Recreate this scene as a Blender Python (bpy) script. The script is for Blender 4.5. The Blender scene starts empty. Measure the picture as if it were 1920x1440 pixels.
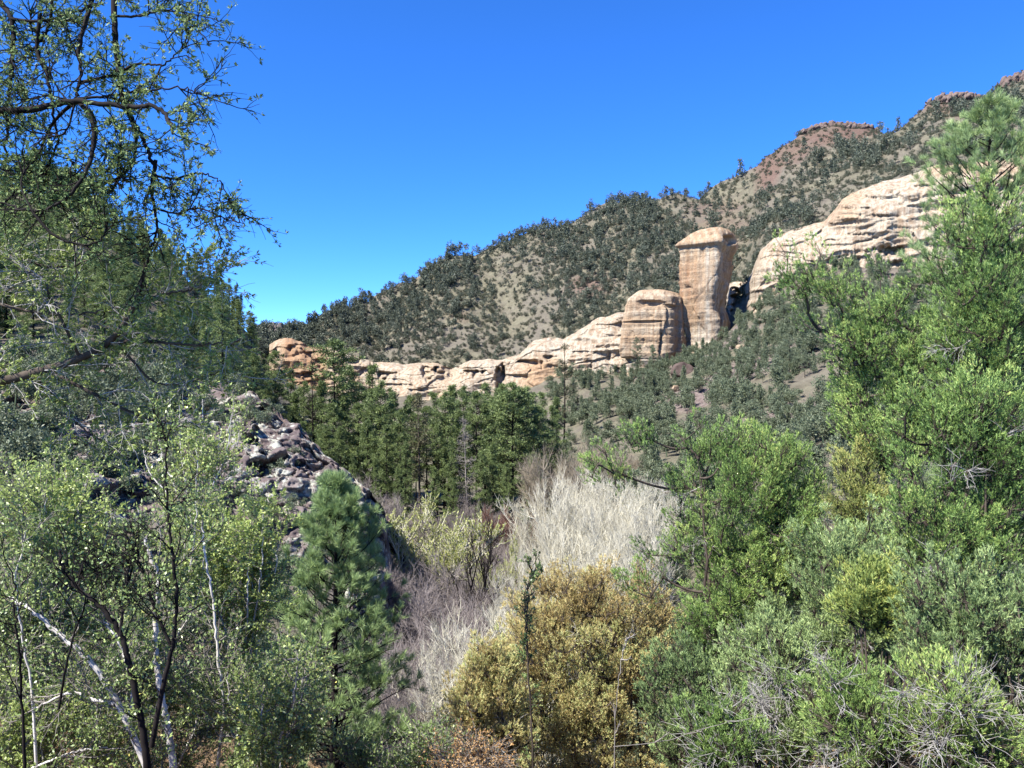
import bpy, math
import numpy as np
from mathutils import Vector

# ------------------------------------------------------------------ camera, sky, sun, exposure
SC = bpy.context.scene
COL = SC.collection
F = 1507.0                      # focal length in pixels of a 1920 wide frame
cam_d = bpy.data.cameras.new('camera'); cam_d.sensor_width = 36.0; cam_d.lens = 36.0 * F / 1920.0
cam_d.clip_start = 0.05; cam_d.clip_end = 6000
cam = bpy.data.objects.new('camera', cam_d); COL.objects.link(cam)
cam.location = (0, 0, 0); cam.rotation_euler = (math.radians(90), 0, 0)
SC.camera = cam

SUN_AZ, SUN_EL = math.radians(53), math.radians(50)      # azimuth: to the left of straight behind the camera
sd = Vector((-math.sin(SUN_AZ) * math.cos(SUN_EL), -math.cos(SUN_AZ) * math.cos(SUN_EL), math.sin(SUN_EL)))
sun_d = bpy.data.lights.new('sun', 'SUN'); sun_d.energy = 5.0; sun_d.angle = math.radians(0.5); sun_d.color = (1.0, 0.955, 0.88)
sun = bpy.data.objects.new('sun', sun_d); COL.objects.link(sun)
sun.rotation_euler = sd.to_track_quat('Z', 'Y').to_euler()
W = bpy.data.worlds.new('World'); SC.world = W; W.use_nodes = True
wn = W.node_tree.nodes; wl = W.node_tree.links; wn.clear()
sky = wn.new('ShaderNodeTexSky'); sky.sky_type = 'NISHITA'; sky.sun_disc = False
sky.sun_elevation = SUN_EL; sky.sun_rotation = math.atan2(sd.x, sd.y)
sky.altitude = 5000; sky.air_density = 1.0; sky.dust_density = 0.0; sky.ozone_density = 8.0
hs = wn.new('ShaderNodeHueSaturation'); hs.inputs['Hue'].default_value = 0.508; hs.inputs['Saturation'].default_value = 1.17; hs.inputs['Value'].default_value = 1.0
bg = wn.new('ShaderNodeBackground'); bg.inputs['Strength'].default_value = 0.14
wo = wn.new('ShaderNodeOutputWorld')
wl.new(sky.outputs[0], hs.inputs['Color']); wl.new(hs.outputs[0], bg.inputs['Color']); wl.new(bg.outputs[0], wo.inputs[0])
SC.view_settings.view_transform = 'Standard'; SC.view_settings.look = 'None'
SC.view_settings.exposure = 1.5; SC.view_settings.gamma = 1.0; SC.view_settings.use_curve_mapping = False
SC.cycles.max_bounces = 5; SC.cycles.diffuse_bounces = 3; SC.cycles.transmission_bounces = 3; SC.cycles.glossy_bounces = 2
SC.cycles.transparent_max_bounces = 4

# ------------------------------------------------------------------ small maths
UP = np.array([0, 0, 1.0])
def nrm(v): return v / np.maximum(np.linalg.norm(v, axis=-1, keepdims=True), 1e-9)
def P(px, py, D): return np.array([(px - 960) / F * D, D, (720 - py) / F * D])
def lerp(a, b, t): return a + (b - a) * t
def smooth(e0, e1, x):
    t = np.clip((x - e0) / (e1 - e0), 0, 1); return t * t * (3 - 2 * t)
def _h(i, j, k, s):
    M = np.uint64(0xffffffff)
    n = (i.astype(np.int64) * 374761393 + j.astype(np.int64) * 668265263 + k.astype(np.int64) * 1442695041 + s * 974711).astype(np.uint64) & M
    n = ((n ^ (n >> np.uint64(13))) * np.uint64(1274126177)) & M
    n = ((n ^ (n >> np.uint64(16))) * np.uint64(2246822519)) & M
    return ((n ^ (n >> np.uint64(15))) & M).astype(np.float64) / 4294967295.0
def vnoise(p, s=0):
    f = np.floor(p).astype(np.int64); t = p - f; t = t * t * (3 - 2 * t); r = 0
    for dx in (0, 1):
        for dy in (0, 1):
            for dz in (0, 1):
                w = (t[..., 0] if dx else 1 - t[..., 0]) * (t[..., 1] if dy else 1 - t[..., 1]) * (t[..., 2] if dz else 1 - t[..., 2])
                r = r + w * _h(f[..., 0] + dx, f[..., 1] + dy, f[..., 2] + dz, s)
    return r * 2 - 1
def fbm(p, o=4, s=0):
    r = 0; a = 1.0
    for i in range(o):
        r = r + a * vnoise(p * 2.0 ** i + 17.3 * i, s + i); a *= 0.5
    return r
def voro(p, s=0):
    """nearest and second distance and the random value of the nearest cell"""
    f = np.floor(p).astype(np.int64); d1 = np.full(p.shape[:-1], 9.0); d2 = d1.copy(); c = np.zeros(p.shape[:-1])
    for dx in (-1, 0, 1):
        for dy in (-1, 0, 1):
            for dz in (-1, 0, 1):
                i, j, k = f[..., 0] + dx, f[..., 1] + dy, f[..., 2] + dz
                q = np.stack([i + _h(i, j, k, s), j + _h(i, j, k, s + 1), k + _h(i, j, k, s + 2)], -1)
                d = np.linalg.norm(q - p, axis=-1); near = d < d1
                d2 = np.where(near, d1, np.minimum(d2, d)); c = np.where(near, _h(i, j, k, s + 3), c); d1 = np.where(near, d, d1)
    return d1, d2, c

# ------------------------------------------------------------------ mesh helpers
def make_mesh(name, verts, faces, mat, tint=None, smooth_shade=False):
    verts = np.asarray(verts, np.float32); faces = np.asarray(faces, np.int32); k = faces.shape[1]
    me = bpy.data.meshes.new(name)
    me.vertices.add(len(verts)); me.vertices.foreach_set('co', verts.ravel())
    me.loops.add(faces.size); me.loops.foreach_set('vertex_index', faces.ravel())
    me.polygons.add(len(faces)); me.polygons.foreach_set('loop_start', np.arange(0, faces.size, k, dtype=np.int32))
    if smooth_shade: me.polygons.foreach_set('use_smooth', np.ones(len(faces), bool))
    me.update(calc_edges=True)
    if tint is not None:
        a = me.attributes.new('tint', 'FLOAT', 'POINT'); a.data.foreach_set('value', np.asarray(tint, np.float32).ravel())
    for m in (mat if isinstance(mat, (list, tuple)) else [mat]): me.materials.append(m)
    return me
def link(name, me, parent=None, loc=None):
    o = bpy.data.objects.new(name, me); COL.objects.link(o)
    if parent is not None: o.parent = parent
    if loc is not None: o.location = [float(c) for c in loc]
    return o
def tag(o, label=None, cat=None, group=None, kind=None):
    if label: o['label'] = label
    if cat: o['category'] = cat
    if group: o['group'] = group
    if kind: o['kind'] = kind
    return o
def thing(name, label, cat, loc, group=None, rz=0.0):
    return_o = link(name, None, None, loc); return_o.rotation_euler[2] = rz; return_o.empty_display_size = 0.3
    return tag(return_o, label, cat, group)
def copy_tree(o, parent=None):
    c = o.copy(); COL.objects.link(c)
    if parent is not None: c.parent = parent
    for ch in o.children: copy_tree(ch, c)
    return c
def grid_faces(r, c, wrap=False):
    i = np.arange(r - 1)[:, None] * c; j = np.arange(c if wrap else c - 1)[None]; j2 = (j + 1) % c
    return np.stack([i + j, i + j2, i + c + j2, i + c + j], -1).reshape(-1, 4)

class Acc:
    """collects quads / tubes for ONE mesh"""
    def __init__(s): s.v = []; s.f = []; s.t = []; s.n = 0
    def add(s, v, f, t=None):
        v = np.asarray(v).reshape(-1, 3); s.v.append(v); s.f.append(np.asarray(f) + s.n)
        s.t.append(np.full(len(v), 0.5) if t is None else np.asarray(t).ravel()); s.n += len(v)
    def quads(s, q, t=None):                                        # q (n,4,3), t (n,)
        n = len(q)
        s.add(q, np.arange(n * 4).reshape(n, 4), None if t is None else np.repeat(t, 4))
    def tubes(s, pts, rad, sides=4, t=None):                         # pts (N,m,3) rad (N,m)
        N, m = pts.shape[:2]
        if N == 0: return
        tg = np.gradient(pts, axis=1); tg = nrm(tg)
        mean = nrm(pts[:, -1] - pts[:, 0] + 1e-6); ref = np.where(np.abs(mean[:, 2:3]) > 0.8, np.array([[1.0, 0.3, 0]]), np.array([[0.1, 0.2, 1.0]]))
        a = nrm(np.cross(tg, ref[:, None])); b = np.cross(tg, a)
        th = np.arange(sides) * 2 * np.pi / sides
        ring = pts[:, :, None] + rad[:, :, None, None] * (a[:, :, None] * np.cos(th)[:, None] + b[:, :, None] * np.sin(th)[:, None])
        f = grid_faces(m, sides, True)
        f = (f[None] + (np.arange(N) * m * sides)[:, None, None]).reshape(-1, 4)
        s.add(ring, f, None if t is None else np.repeat(t, m * sides))
    def mesh(s, name, mat, smooth_shade=False):
        return make_mesh(name, np.concatenate(s.v), np.concatenate(s.f), mat, np.concatenate(s.t), smooth_shade)

def bez(p0, p1, p2, m):
    t = np.linspace(0, 1, m + 1)[None, :, None]
    return (1 - t) ** 2 * p0[:, None] + 2 * t * (1 - t) * p1[:, None] + t * t * p2[:, None]
def taper(r0, r1, m, N): return np.broadcast_to(np.linspace(0, 1, m + 1)[None], (N, m + 1)) * (np.asarray(r1).reshape(-1, 1) - np.asarray(r0).reshape(-1, 1)) + np.asarray(r0).reshape(-1, 1)
def grow(rng, st, d, ln, m, wob, up=0.0):
    st = np.asarray(st, float); d = nrm(np.asarray(d, float)); pts = [st]; sg = (np.asarray(ln) / m).reshape(-1, 1)
    for i in range(m):
        d = nrm(d + rng.normal(0, wob, d.shape) + up * UP); pts.append(pts[-1] + d * sg)
    return np.stack(pts, 1)
def spawn(rng, pts, k, f0, f1, ang, ajit=0.25):
    N, m = pts.shape[:2]; fr = rng.uniform(f0, f1, (N, k)); x = fr * (m - 1); i = np.minimum(x.astype(int), m - 2); r = np.arange(N)[:, None]
    p = lerp(pts[r, i], pts[r, i + 1], (x - i)[..., None]); tg = nrm(pts[r, i + 1] - pts[r, i])
    q = rng.normal(0, 1, p.shape); q = nrm(q - (q * tg).sum(-1, keepdims=True) * tg); a = ang + rng.normal(0, ajit, (N, k, 1))
    return p.reshape(-1, 3), nrm(tg * np.cos(a) + q * np.sin(a)).reshape(-1, 3), fr.ravel(), np.repeat(np.arange(N), k)
def leaves(rng, p, d, ln, wd, fat=0.5):
    """rhombus leaves at p along d with random roll"""
    q = rng.normal(0, 1, p.shape); w = nrm(np.cross(d, q)) * np.asarray(wd).reshape(-1, 1) * 0.5; l = d * np.asarray(ln).reshape(-1, 1)
    return np.stack([p, p + l * fat + w, p + l, p + l * fat - w], 1)
def crom(pts, n):
    """smooth polyline through control points, n samples"""
    p = np.asarray(pts, float); p = np.vstack([2 * p[0] - p[1], p, 2 * p[-1] - p[-2]]); k = len(p) - 3
    x = np.linspace(0, k - 1e-6, n); i = x.astype(int); t = (x - i)[:, None]
    a, b, c, d = p[i], p[i + 1], p[i + 2], p[i + 3]
    return 0.5 * (2 * b + (c - a) * t + (2 * a - 5 * b + 4 * c - d) * t ** 2 + (3 * b - a - 3 * c + d) * t ** 3)

# ------------------------------------------------------------------ materials
def new_mat(name):
    m = bpy.data.materials.new(name); m.use_nodes = True; nt = m.node_tree; nt.nodes.clear(); return m, nt.nodes, nt.links
def ramp(N, stops):
    r = N.new('ShaderNodeValToRGB'); e = r.color_ramp.elements
    while len(e) < len(stops): e.new(0.5)
    for k, (pos, c) in enumerate(stops): e[k].position = pos; e[k].color = (*c, 1)
    return r
def mathn(N, L, op, a, b=None, clamp=False):
    n = N.new('ShaderNodeMath'); n.operation = op; n.use_clamp = clamp
    for k, v in enumerate((a, b)):
        if v is None: continue
        if isinstance(v, (int, float)): n.inputs[k].default_value = v
        else: L.new(v, n.inputs[k])
    return n.outputs[0]
def mixc(N, L, f, a, b):
    n = N.new('ShaderNodeMix'); n.data_type = 'RGBA'
    for i, v in ((0, f), (6, a), (7, b)):
        if isinstance(v, (int, float)): n.inputs[i].default_value = v
        elif isinstance(v, tuple): n.inputs[i].default_value = (*v, 1)
        else: L.new(v, n.inputs[i])
    return n.outputs[2]
def noise(N, L, vec, scale, detail=4, rough=0.55):
    n = N.new('ShaderNodeTexNoise'); n.inputs['Scale'].default_value = scale; n.inputs['Detail'].default_value = detail; n.inputs['Roughness'].default_value = rough
    if vec is not None: L.new(vec, n.inputs['Vector'])
    return n.outputs['Fac']
def attr(N, name):
    a = N.new('ShaderNodeAttribute'); a.attribute_name = name; return a.outputs['Fac']

def foliage(name, stops, trans=0.24, rough=0.5, spec=0.3, island=0.45):
    m, N, L = new_mat(name)
    g = N.new('ShaderNodeNewGeometry'); t = attr(N, 'tint')
    f = mathn(N, L, 'ADD', mathn(N, L, 'MULTIPLY', t, 1 - island), mathn(N, L, 'MULTIPLY', g.outputs['Random Per Island'], island))
    r = ramp(N, stops); L.new(f, r.inputs[0])
    b = N.new('ShaderNodeBsdfPrincipled'); b.inputs['Roughness'].default_value = rough; b.inputs['Specular IOR Level'].default_value = spec
    L.new(r.outputs[0], b.inputs['Base Color'])
    tr = N.new('ShaderNodeBsdfTranslucent'); L.new(r.outputs[0], tr.inputs['Color'])
    mx = N.new('ShaderNodeMixShader'); mx.inputs[0].default_value = trans; L.new(b.outputs[0], mx.inputs[1]); L.new(tr.outputs[0], mx.inputs[2])
    o = N.new('ShaderNodeOutputMaterial'); L.new(mx.outputs[0], o.inputs[0]); return m
def bark(name, c0, c1, scale=8.0, rough=0.9):
    m, N, L = new_mat(name); tc = N.new('ShaderNodeTexCoord'); mp = N.new('ShaderNodeMapping'); mp.inputs['Scale'].default_value = (1, 1, 0.25)
    L.new(tc.outputs['Object'], mp.inputs[0]); r = ramp(N, [(0.35, c0), (0.65, c1)]); L.new(noise(N, L, mp.outputs[0], scale), r.inputs[0])
    b = N.new('ShaderNodeBsdfPrincipled'); b.inputs['Roughness'].default_value = rough; b.inputs['Specular IOR Level'].default_value = 0.15; L.new(r.outputs[0], b.inputs['Base Color'])
    o = N.new('ShaderNodeOutputMaterial'); L.new(b.outputs[0], o.inputs[0]); return m

M = {}
M['juniper'] = foliage('juniper_foliage', [(0.12, (0.03, 0.06, 0.02)), (0.42, (0.13, 0.215, 0.06)), (0.68, (0.25, 0.37, 0.105)), (0.95, (0.47, 0.53, 0.165))])
M['juniper_blue'] = foliage('juniper_sage_foliage', [(0.12, (0.045, 0.075, 0.03)), (0.5, (0.185, 0.265, 0.105)), (0.85, (0.38, 0.47, 0.19))])
M['juniper_lime'] = foliage('juniper_lime_foliage', [(0.1, (0.10, 0.15, 0.045)), (0.5, (0.25, 0.32, 0.09)), (0.85, (0.46, 0.46, 0.12))])
M['juniper_olive'] = foliage('juniper_olive_foliage', [(0.1, (0.10, 0.13, 0.04)), (0.5, (0.24, 0.29, 0.09)), (0.85, (0.44, 0.42, 0.14))])
M['juniper_rust'] = foliage('juniper_rust_foliage', [(0.1, (0.200, 0.144, 0.059)), (0.35, (0.425, 0.314, 0.133)), (0.6, (0.554, 0.494, 0.221)), (0.9, (0.425, 0.518, 0.221))])
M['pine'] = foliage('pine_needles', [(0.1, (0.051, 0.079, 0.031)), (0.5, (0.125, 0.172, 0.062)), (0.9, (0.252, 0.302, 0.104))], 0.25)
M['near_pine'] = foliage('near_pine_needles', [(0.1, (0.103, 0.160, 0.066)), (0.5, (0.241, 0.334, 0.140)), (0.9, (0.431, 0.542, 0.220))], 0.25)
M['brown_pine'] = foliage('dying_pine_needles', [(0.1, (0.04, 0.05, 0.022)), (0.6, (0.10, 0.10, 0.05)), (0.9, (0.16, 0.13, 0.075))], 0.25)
M['hill'] = foliage('hill_tree_foliage', [(0.1, (0.045, 0.058, 0.042)), (0.5, (0.085, 0.10, 0.07)), (0.9, (0.145, 0.16, 0.105))], 0.15)  # lightened and greyed: haze over the far hill put into the colour
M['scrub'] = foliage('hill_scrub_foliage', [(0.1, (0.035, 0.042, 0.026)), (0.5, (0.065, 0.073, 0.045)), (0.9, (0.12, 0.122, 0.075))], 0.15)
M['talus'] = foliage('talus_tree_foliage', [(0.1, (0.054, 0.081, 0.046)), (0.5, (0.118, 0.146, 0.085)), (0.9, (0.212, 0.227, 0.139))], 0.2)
M['leaf'] = foliage('broad_leaf', [(0.05, (0.047, 0.079, 0.026)), (0.45, (0.186, 0.265, 0.084)), (0.8, (0.372, 0.446, 0.153)), (0.99, (0.614, 0.521, 0.130))], 0.3, 0.38, 0.5, 0.55)
M['leaf_lime'] = foliage('broad_leaf_lime', [(0.05, (0.137, 0.186, 0.056)), (0.5, (0.348, 0.434, 0.131)), (0.9, (0.571, 0.646, 0.224))], 0.35, 0.4, 0.45, 0.55)
M['leaf_dark'] = foliage('broad_leaf_dark', [(0.05, (0.029, 0.058, 0.023)), (0.5, (0.098, 0.166, 0.058)), (0.9, (0.370, 0.448, 0.176))], 0.3, 0.55, 0.2, 0.5)
M['leaf_fir'] = foliage('sunlit_fir_sprays', [(0.05, (0.052, 0.078, 0.026)), (0.5, (0.195, 0.260, 0.072)), (0.9, (0.429, 0.481, 0.156))], 0.32, 0.5, 0.25, 0.5)
M['willow'] = foliage('willow_buds', [(0.1, (0.248, 0.272, 0.076)), (0.5, (0.380, 0.404, 0.129)), (0.9, (0.479, 0.495, 0.215))], 0.3)
M['litter'] = foliage('leaf_litter', [(0.1, (0.165, 0.083, 0.030)), (0.5, (0.338, 0.195, 0.075)), (0.9, (0.465, 0.330, 0.165))], 0.1)
M['bark_dark'] = bark('dark_bark', (0.006, 0.005, 0.005), (0.020, 0.016, 0.015))  # dark bark made blacker: canopy shade on the fir limbs put into the colour
M['bark'] = bark('brown_bark', (0.036, 0.028, 0.022), (0.093, 0.075, 0.060))
M['bark_grey'] = bark('grey_bark', (0.112, 0.098, 0.087), (0.252, 0.231, 0.210))
M['bark_white'] = bark('white_bark', (0.289, 0.264, 0.238), (0.612, 0.586, 0.552), 6)
M['dead'] = bark('dead_wood', (0.186, 0.174, 0.161), (0.384, 0.372, 0.353))
M['twig_mauve'] = bark('mauve_twigs', (0.156, 0.130, 0.124), (0.275, 0.241, 0.223), 2)
M['twig_cream'] = bark('cream_twigs', (0.387, 0.360, 0.265), (0.600, 0.576, 0.471), 2)
M['twig_tan'] = bark('tan_twigs', (0.218, 0.185, 0.134), (0.370, 0.319, 0.244), 2)
M['twig_red'] = bark('red_twigs', (0.104, 0.056, 0.044), (0.192, 0.112, 0.088), 2)

def terrain_mat():
    m, N, L = new_mat('ground_soil'); g = N.new('ShaderNodeNewGeometry'); pos = g.outputs['Position']
    big = noise(N, L, pos, 0.035, 5); mid = noise(N, L, pos, 0.25, 6, 0.65); fine = noise(N, L, pos, 1.2, 6, 0.7); tiny = noise(N, L, pos, 7.0, 5, 0.7)
    r1 = ramp(N, [(0.32, (0.070, 0.063, 0.047)), (0.45, (0.115, 0.106, 0.076)), (0.58, (0.155, 0.147, 0.102)), (0.72, (0.185, 0.178, 0.12))]); L.new(mid, r1.inputs[0])
    r2 = ramp(N, [(0.38, (0.046, 0.044, 0.032)), (0.62, (0.138, 0.120, 0.092))]); L.new(fine, r2.inputs[0])
    hill = mixc(N, L, 0.4, r1.outputs[0], r2.outputs[0])
    mauve = mixc(N, L, 0.35, hill, (0.125, 0.108, 0.10))
    rb = ramp(N, [(0.48, (0, 0, 0)), (0.6, (1, 1, 1))]); L.new(big, rb.inputs[0])
    c = mixc(N, L, rb.outputs[0], hill, mauve)
    rr = ramp(N, [(0.35, (0.075, 0.045, 0.038)), (0.65, (0.145, 0.088, 0.072))]); L.new(fine, rr.inputs[0])
    c = mixc(N, L, attr(N, 'red'), c, rr.outputs[0])
    rp = ramp(N, [(0.35, (0.101, 0.076, 0.071)), (0.65, (0.193, 0.161, 0.147))]); L.new(fine, rp.inputs[0])
    c = mixc(N, L, attr(N, 'talus'), c, rp.outputs[0])
    rl = ramp(N, [(0.3, (0.046, 0.030, 0.018)), (0.5, (0.138, 0.087, 0.046)), (0.7, (0.230, 0.166, 0.097))]); L.new(tiny, rl.inputs[0])
    c = mixc(N, L, attr(N, 'litter'), c, rl.outputs[0])
    b = N.new('ShaderNodeBsdfPrincipled'); b.inputs['Roughness'].default_value = 0.95; b.inputs['Specular IOR Level'].default_value = 0.05; L.new(c, b.inputs['Base Color'])
    bp = N.new('ShaderNodeBump'); bp.inputs['Strength'].default_value = 0.8; bp.inputs['Distance'].default_value = 0.6; L.new(fine, bp.inputs['Height']); L.new(bp.outputs[0], b.inputs['Normal'])
    o = N.new('ShaderNodeOutputMaterial'); L.new(b.outputs[0], o.inputs[0]); return m
def rock_mat(name, stops, scale, patch=None, patch_scale=1.0, bump=0.3, bdist=0.3):
    m, N, L = new_mat(name); g = N.new('ShaderNodeNewGeometry'); pos = g.outputs['Position']
    n1 = noise(N, L, pos, scale, 7, 0.65); t = attr(N, 'tint')
    f = mathn(N, L, 'ADD', mathn(N, L, 'MULTIPLY', n1, 0.7), mathn(N, L, 'MULTIPLY', t, 0.3)); r = ramp(N, stops); L.new(f, r.inputs[0]); c = r.outputs[0]
    if patch:
        n2 = noise(N, L, pos, patch_scale, 8, 0.75); r2 = ramp(N, [(0.50, (0, 0, 0)), (0.56, (1, 1, 1))]); L.new(n2, r2.inputs[0]); c = mixc(N, L, r2.outputs[0], c, patch)
    b = N.new('ShaderNodeBsdfPrincipled'); b.inputs['Roughness'].default_value = 0.95; b.inputs['Specular IOR Level'].default_value = 0.08; L.new(c, b.inputs['Base Color'])
    bp = N.new('ShaderNodeBump'); bp.inputs['Strength'].default_value = bump; bp.inputs['Distance'].default_value = bdist; L.new(noise(N, L, pos, scale * 4, 6, 0.7), bp.inputs['Height']); L.new(bp.outputs[0], b.inputs['Normal'])
    o = N.new('ShaderNodeOutputMaterial'); L.new(b.outputs[0], o.inputs[0]); return m
def sandstone():
    m, N, L = new_mat('sandstone'); g = N.new('ShaderNodeNewGeometry'); pos = g.outputs['Position']
    def mapped(s):
        mp = N.new('ShaderNodeMapping'); mp.inputs['Scale'].default_value = s; L.new(pos, mp.inputs[0]); return mp.outputs[0]
    bigp = noise(N, L, pos, 0.06, 5, 0.6); streak = noise(N, L, mapped((0.75, 0.75, 0.03)), 1.0, 5, 0.6); bed = noise(N, L, mapped((0.05, 0.05, 0.9)), 1.0, 5, 0.65); fine = noise(N, L, pos, 1.3, 7, 0.7)
    t = attr(N, 'tint')                                              # where the stone is iron stained
    f = mathn(N, L, 'ADD', mathn(N, L, 'MULTIPLY', bigp, 0.4), mathn(N, L, 'ADD', mathn(N, L, 'MULTIPLY', streak, 0.25), mathn(N, L, 'MULTIPLY', t, 0.45)))
    r = ramp(N, [(0.30, (0.319, 0.281, 0.223)), (0.45, (0.314, 0.247, 0.174)), (0.60, (0.286, 0.199, 0.124)), (0.80, (0.243, 0.141, 0.081))]); L.new(f, r.inputs[0])
    rs = ramp(N, [(0.46, (0, 0, 0)), (0.60, (1, 1, 1))]); L.new(streak, rs.inputs[0])
    c = mixc(N, L, mathn(N, L, 'MULTIPLY', rs.outputs[0], 0.75), r.outputs[0], (0.198, 0.135, 0.087))
    rb = ramp(N, [(0.36, (1, 1, 1)), (0.46, (0, 0, 0))]); L.new(bed, rb.inputs[0])
    c = mixc(N, L, mathn(N, L, 'MULTIPLY', rb.outputs[0], 0.30), c, (0.198, 0.155, 0.109))
    rf = ramp(N, [(0.52, (0, 0, 0)), (0.75, (1, 1, 1))]); L.new(fine, rf.inputs[0])
    c = mixc(N, L, mathn(N, L, 'MULTIPLY', rf.outputs[0], 0.45), c, (0.374, 0.344, 0.279))
    vs = noise(N, L, mapped((1.6, 1.6, 0.05)), 1.0, 4, 0.6); rv = ramp(N, [(0.53, (0, 0, 0)), (0.62, (1, 1, 1))]); L.new(vs, rv.inputs[0])
    c = mixc(N, L, mathn(N, L, 'MULTIPLY', rv.outputs[0], 0.55), c, (0.170, 0.120, 0.085))
    vor = N.new('ShaderNodeTexVoronoi'); vor.feature = 'DISTANCE_TO_EDGE'; vor.inputs['Scale'].default_value = 1.0; wv = N.new('ShaderNodeVectorMath'); wv.operation = 'ADD'; nz = N.new('ShaderNodeTexNoise'); nz.inputs['Scale'].default_value = 0.25; nz.inputs['Detail'].default_value = 5; L.new(pos, nz.inputs['Vector'])
    L.new(mapped((0.070, 0.073, 0.180)), wv.inputs[0]); L.new(nz.outputs['Color'], wv.inputs[1]); L.new(wv.outputs[0], vor.inputs['Vector']); rc = ramp(N, [(0.004, (1, 1, 1)), (0.016, (0, 0, 0))]); L.new(vor.outputs['Distance'], rc.inputs[0])
    c = mixc(N, L, mathn(N, L, 'MULTIPLY', rc.outputs[0], 0.55), c, (0.130, 0.094, 0.064))
    b = N.new('ShaderNodeBsdfPrincipled'); b.inputs['Roughness'].default_value = 0.95; b.inputs['Specular IOR Level'].default_value = 0.05; L.new(c, b.inputs['Base Color'])
    bp = N.new('ShaderNodeBump'); bp.inputs['Strength'].default_value = 0.5; bp.inputs['Distance'].default_value = 0.8
    L.new(mathn(N, L, 'ADD', fine, mathn(N, L, 'MULTIPLY', bed, 0.8)), bp.inputs['Height']); L.new(bp.outputs[0], b.inputs['Normal'])
    o = N.new('ShaderNodeOutputMaterial'); L.new(b.outputs[0], o.inputs[0]); return m
M['ground'] = terrain_mat(); M['sandstone'] = sandstone()
M['lichen'] = rock_mat('lichen_rock', [(0.28, (0.055, 0.042, 0.042)), (0.5, (0.105, 0.083, 0.08)), (0.75, (0.17, 0.145, 0.135))], 0.7, (0.290, 0.290, 0.246), 1.1, 0.5, 0.15)
M['redrock'] = rock_mat('red_volcanic_rock', [(0.3, (0.055, 0.04, 0.035)), (0.5, (0.105, 0.078, 0.068)), (0.75, (0.17, 0.13, 0.115))], 0.25, None, 1, 0.6, 0.6)
M['darkrock'] = rock_mat('dark_volcanic_rock', [(0.3, (0.052, 0.042, 0.039)), (0.55, (0.111, 0.094, 0.088)), (0.8, (0.169, 0.150, 0.137))], 0.3, None, 1, 0.6, 0.6)

# ------------------------------------------------------------------ terrain: one sheet, read off as profiles (distance, height)
def zz(D, py): return (720 - py) / F * D
RIDGE = np.array([(-900, 900), (300, 700), (440, 640), (490, 622), (520, 612), (560, 613), (600, 600), (640, 582), (700, 553), (760, 514), (830, 483), (900, 463), (960, 434), (1020, 410), (1080, 390), (1150, 378), (1230, 368), (1290, 357), (1330, 342), (1380, 326), (1420, 306), (1450, 282), (1480, 262), (1520, 241), (1560, 233), (1640, 237), (1665, 245), (1700, 228), (1740, 192), (1780, 181), (1850, 178), (1880, 162), (1920, 145), (2000, 115), (2300, 60), (2900, 20), (4200, 20)], float)
RIDGE_D = np.array([(-900, 380), (490, 400), (1000, 430), (1500, 480), (1920, 440), (4200, 420)], float)
CT = np.array([(300, 690), (480, 660), (520, 645), (560, 652), (600, 665), (700, 685), (750, 697), (850, 697), (930, 690), (1000, 660), (1050, 645), (1120, 610), (1165, 600), (1200, 560), (1270, 555), (1300, 590), (1365, 560), (1400, 528), (1430, 468), (1480, 438), (1550, 418), (1590, 373), (1650, 348), (1750, 318), (1830, 306), (2000, 280), (2600, 250), (4200, 250)], float)   # foot of the hill behind the cliffs
CB = np.array([(300, 760), (520, 715), (600, 735), (750, 745), (980, 745), (1060, 700), (1200, 695), (1280, 665), (1340, 640), (1380, 600), (1420, 580), (1500, 512), (1600, 505), (1730, 505), (2000, 480), (2600, 450), (4200, 450)], float)   # foot of the cliffs
CD = np.array([(300, 330), (520, 320), (800, 300), (1050, 285), (1320, 270), (1450, 255), (1700, 235), (2000, 225), (4200, 225)], float)
def I(tab, px): return np.interp(px, tab[:, 0], tab[:, 1])
def hill_tail(px):
    d = I(CD, px); r = I(RIDGE_D, px)
    return [(d + 4, zz(d + 4, I(CB, px))), (d + 34, zz(d + 34, I(CT, px) + 7)), (d + 0.45 * (r - d), None), (r, zz(r, I(RIDGE, px))), (r + 60, zz(r, I(RIDGE, px)) - 22), (900, -30)]
near = [(-12, -1.9), (1.5, -1.7), (4, -2.6), (10, -6.6), (20, -11.5), (33, -16.5)]
nearR = [(-12, -1.2), (1.5, -1.6), (4, -2.2), (10, -5.2), (20, -9.2), (33, -13)]
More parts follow.
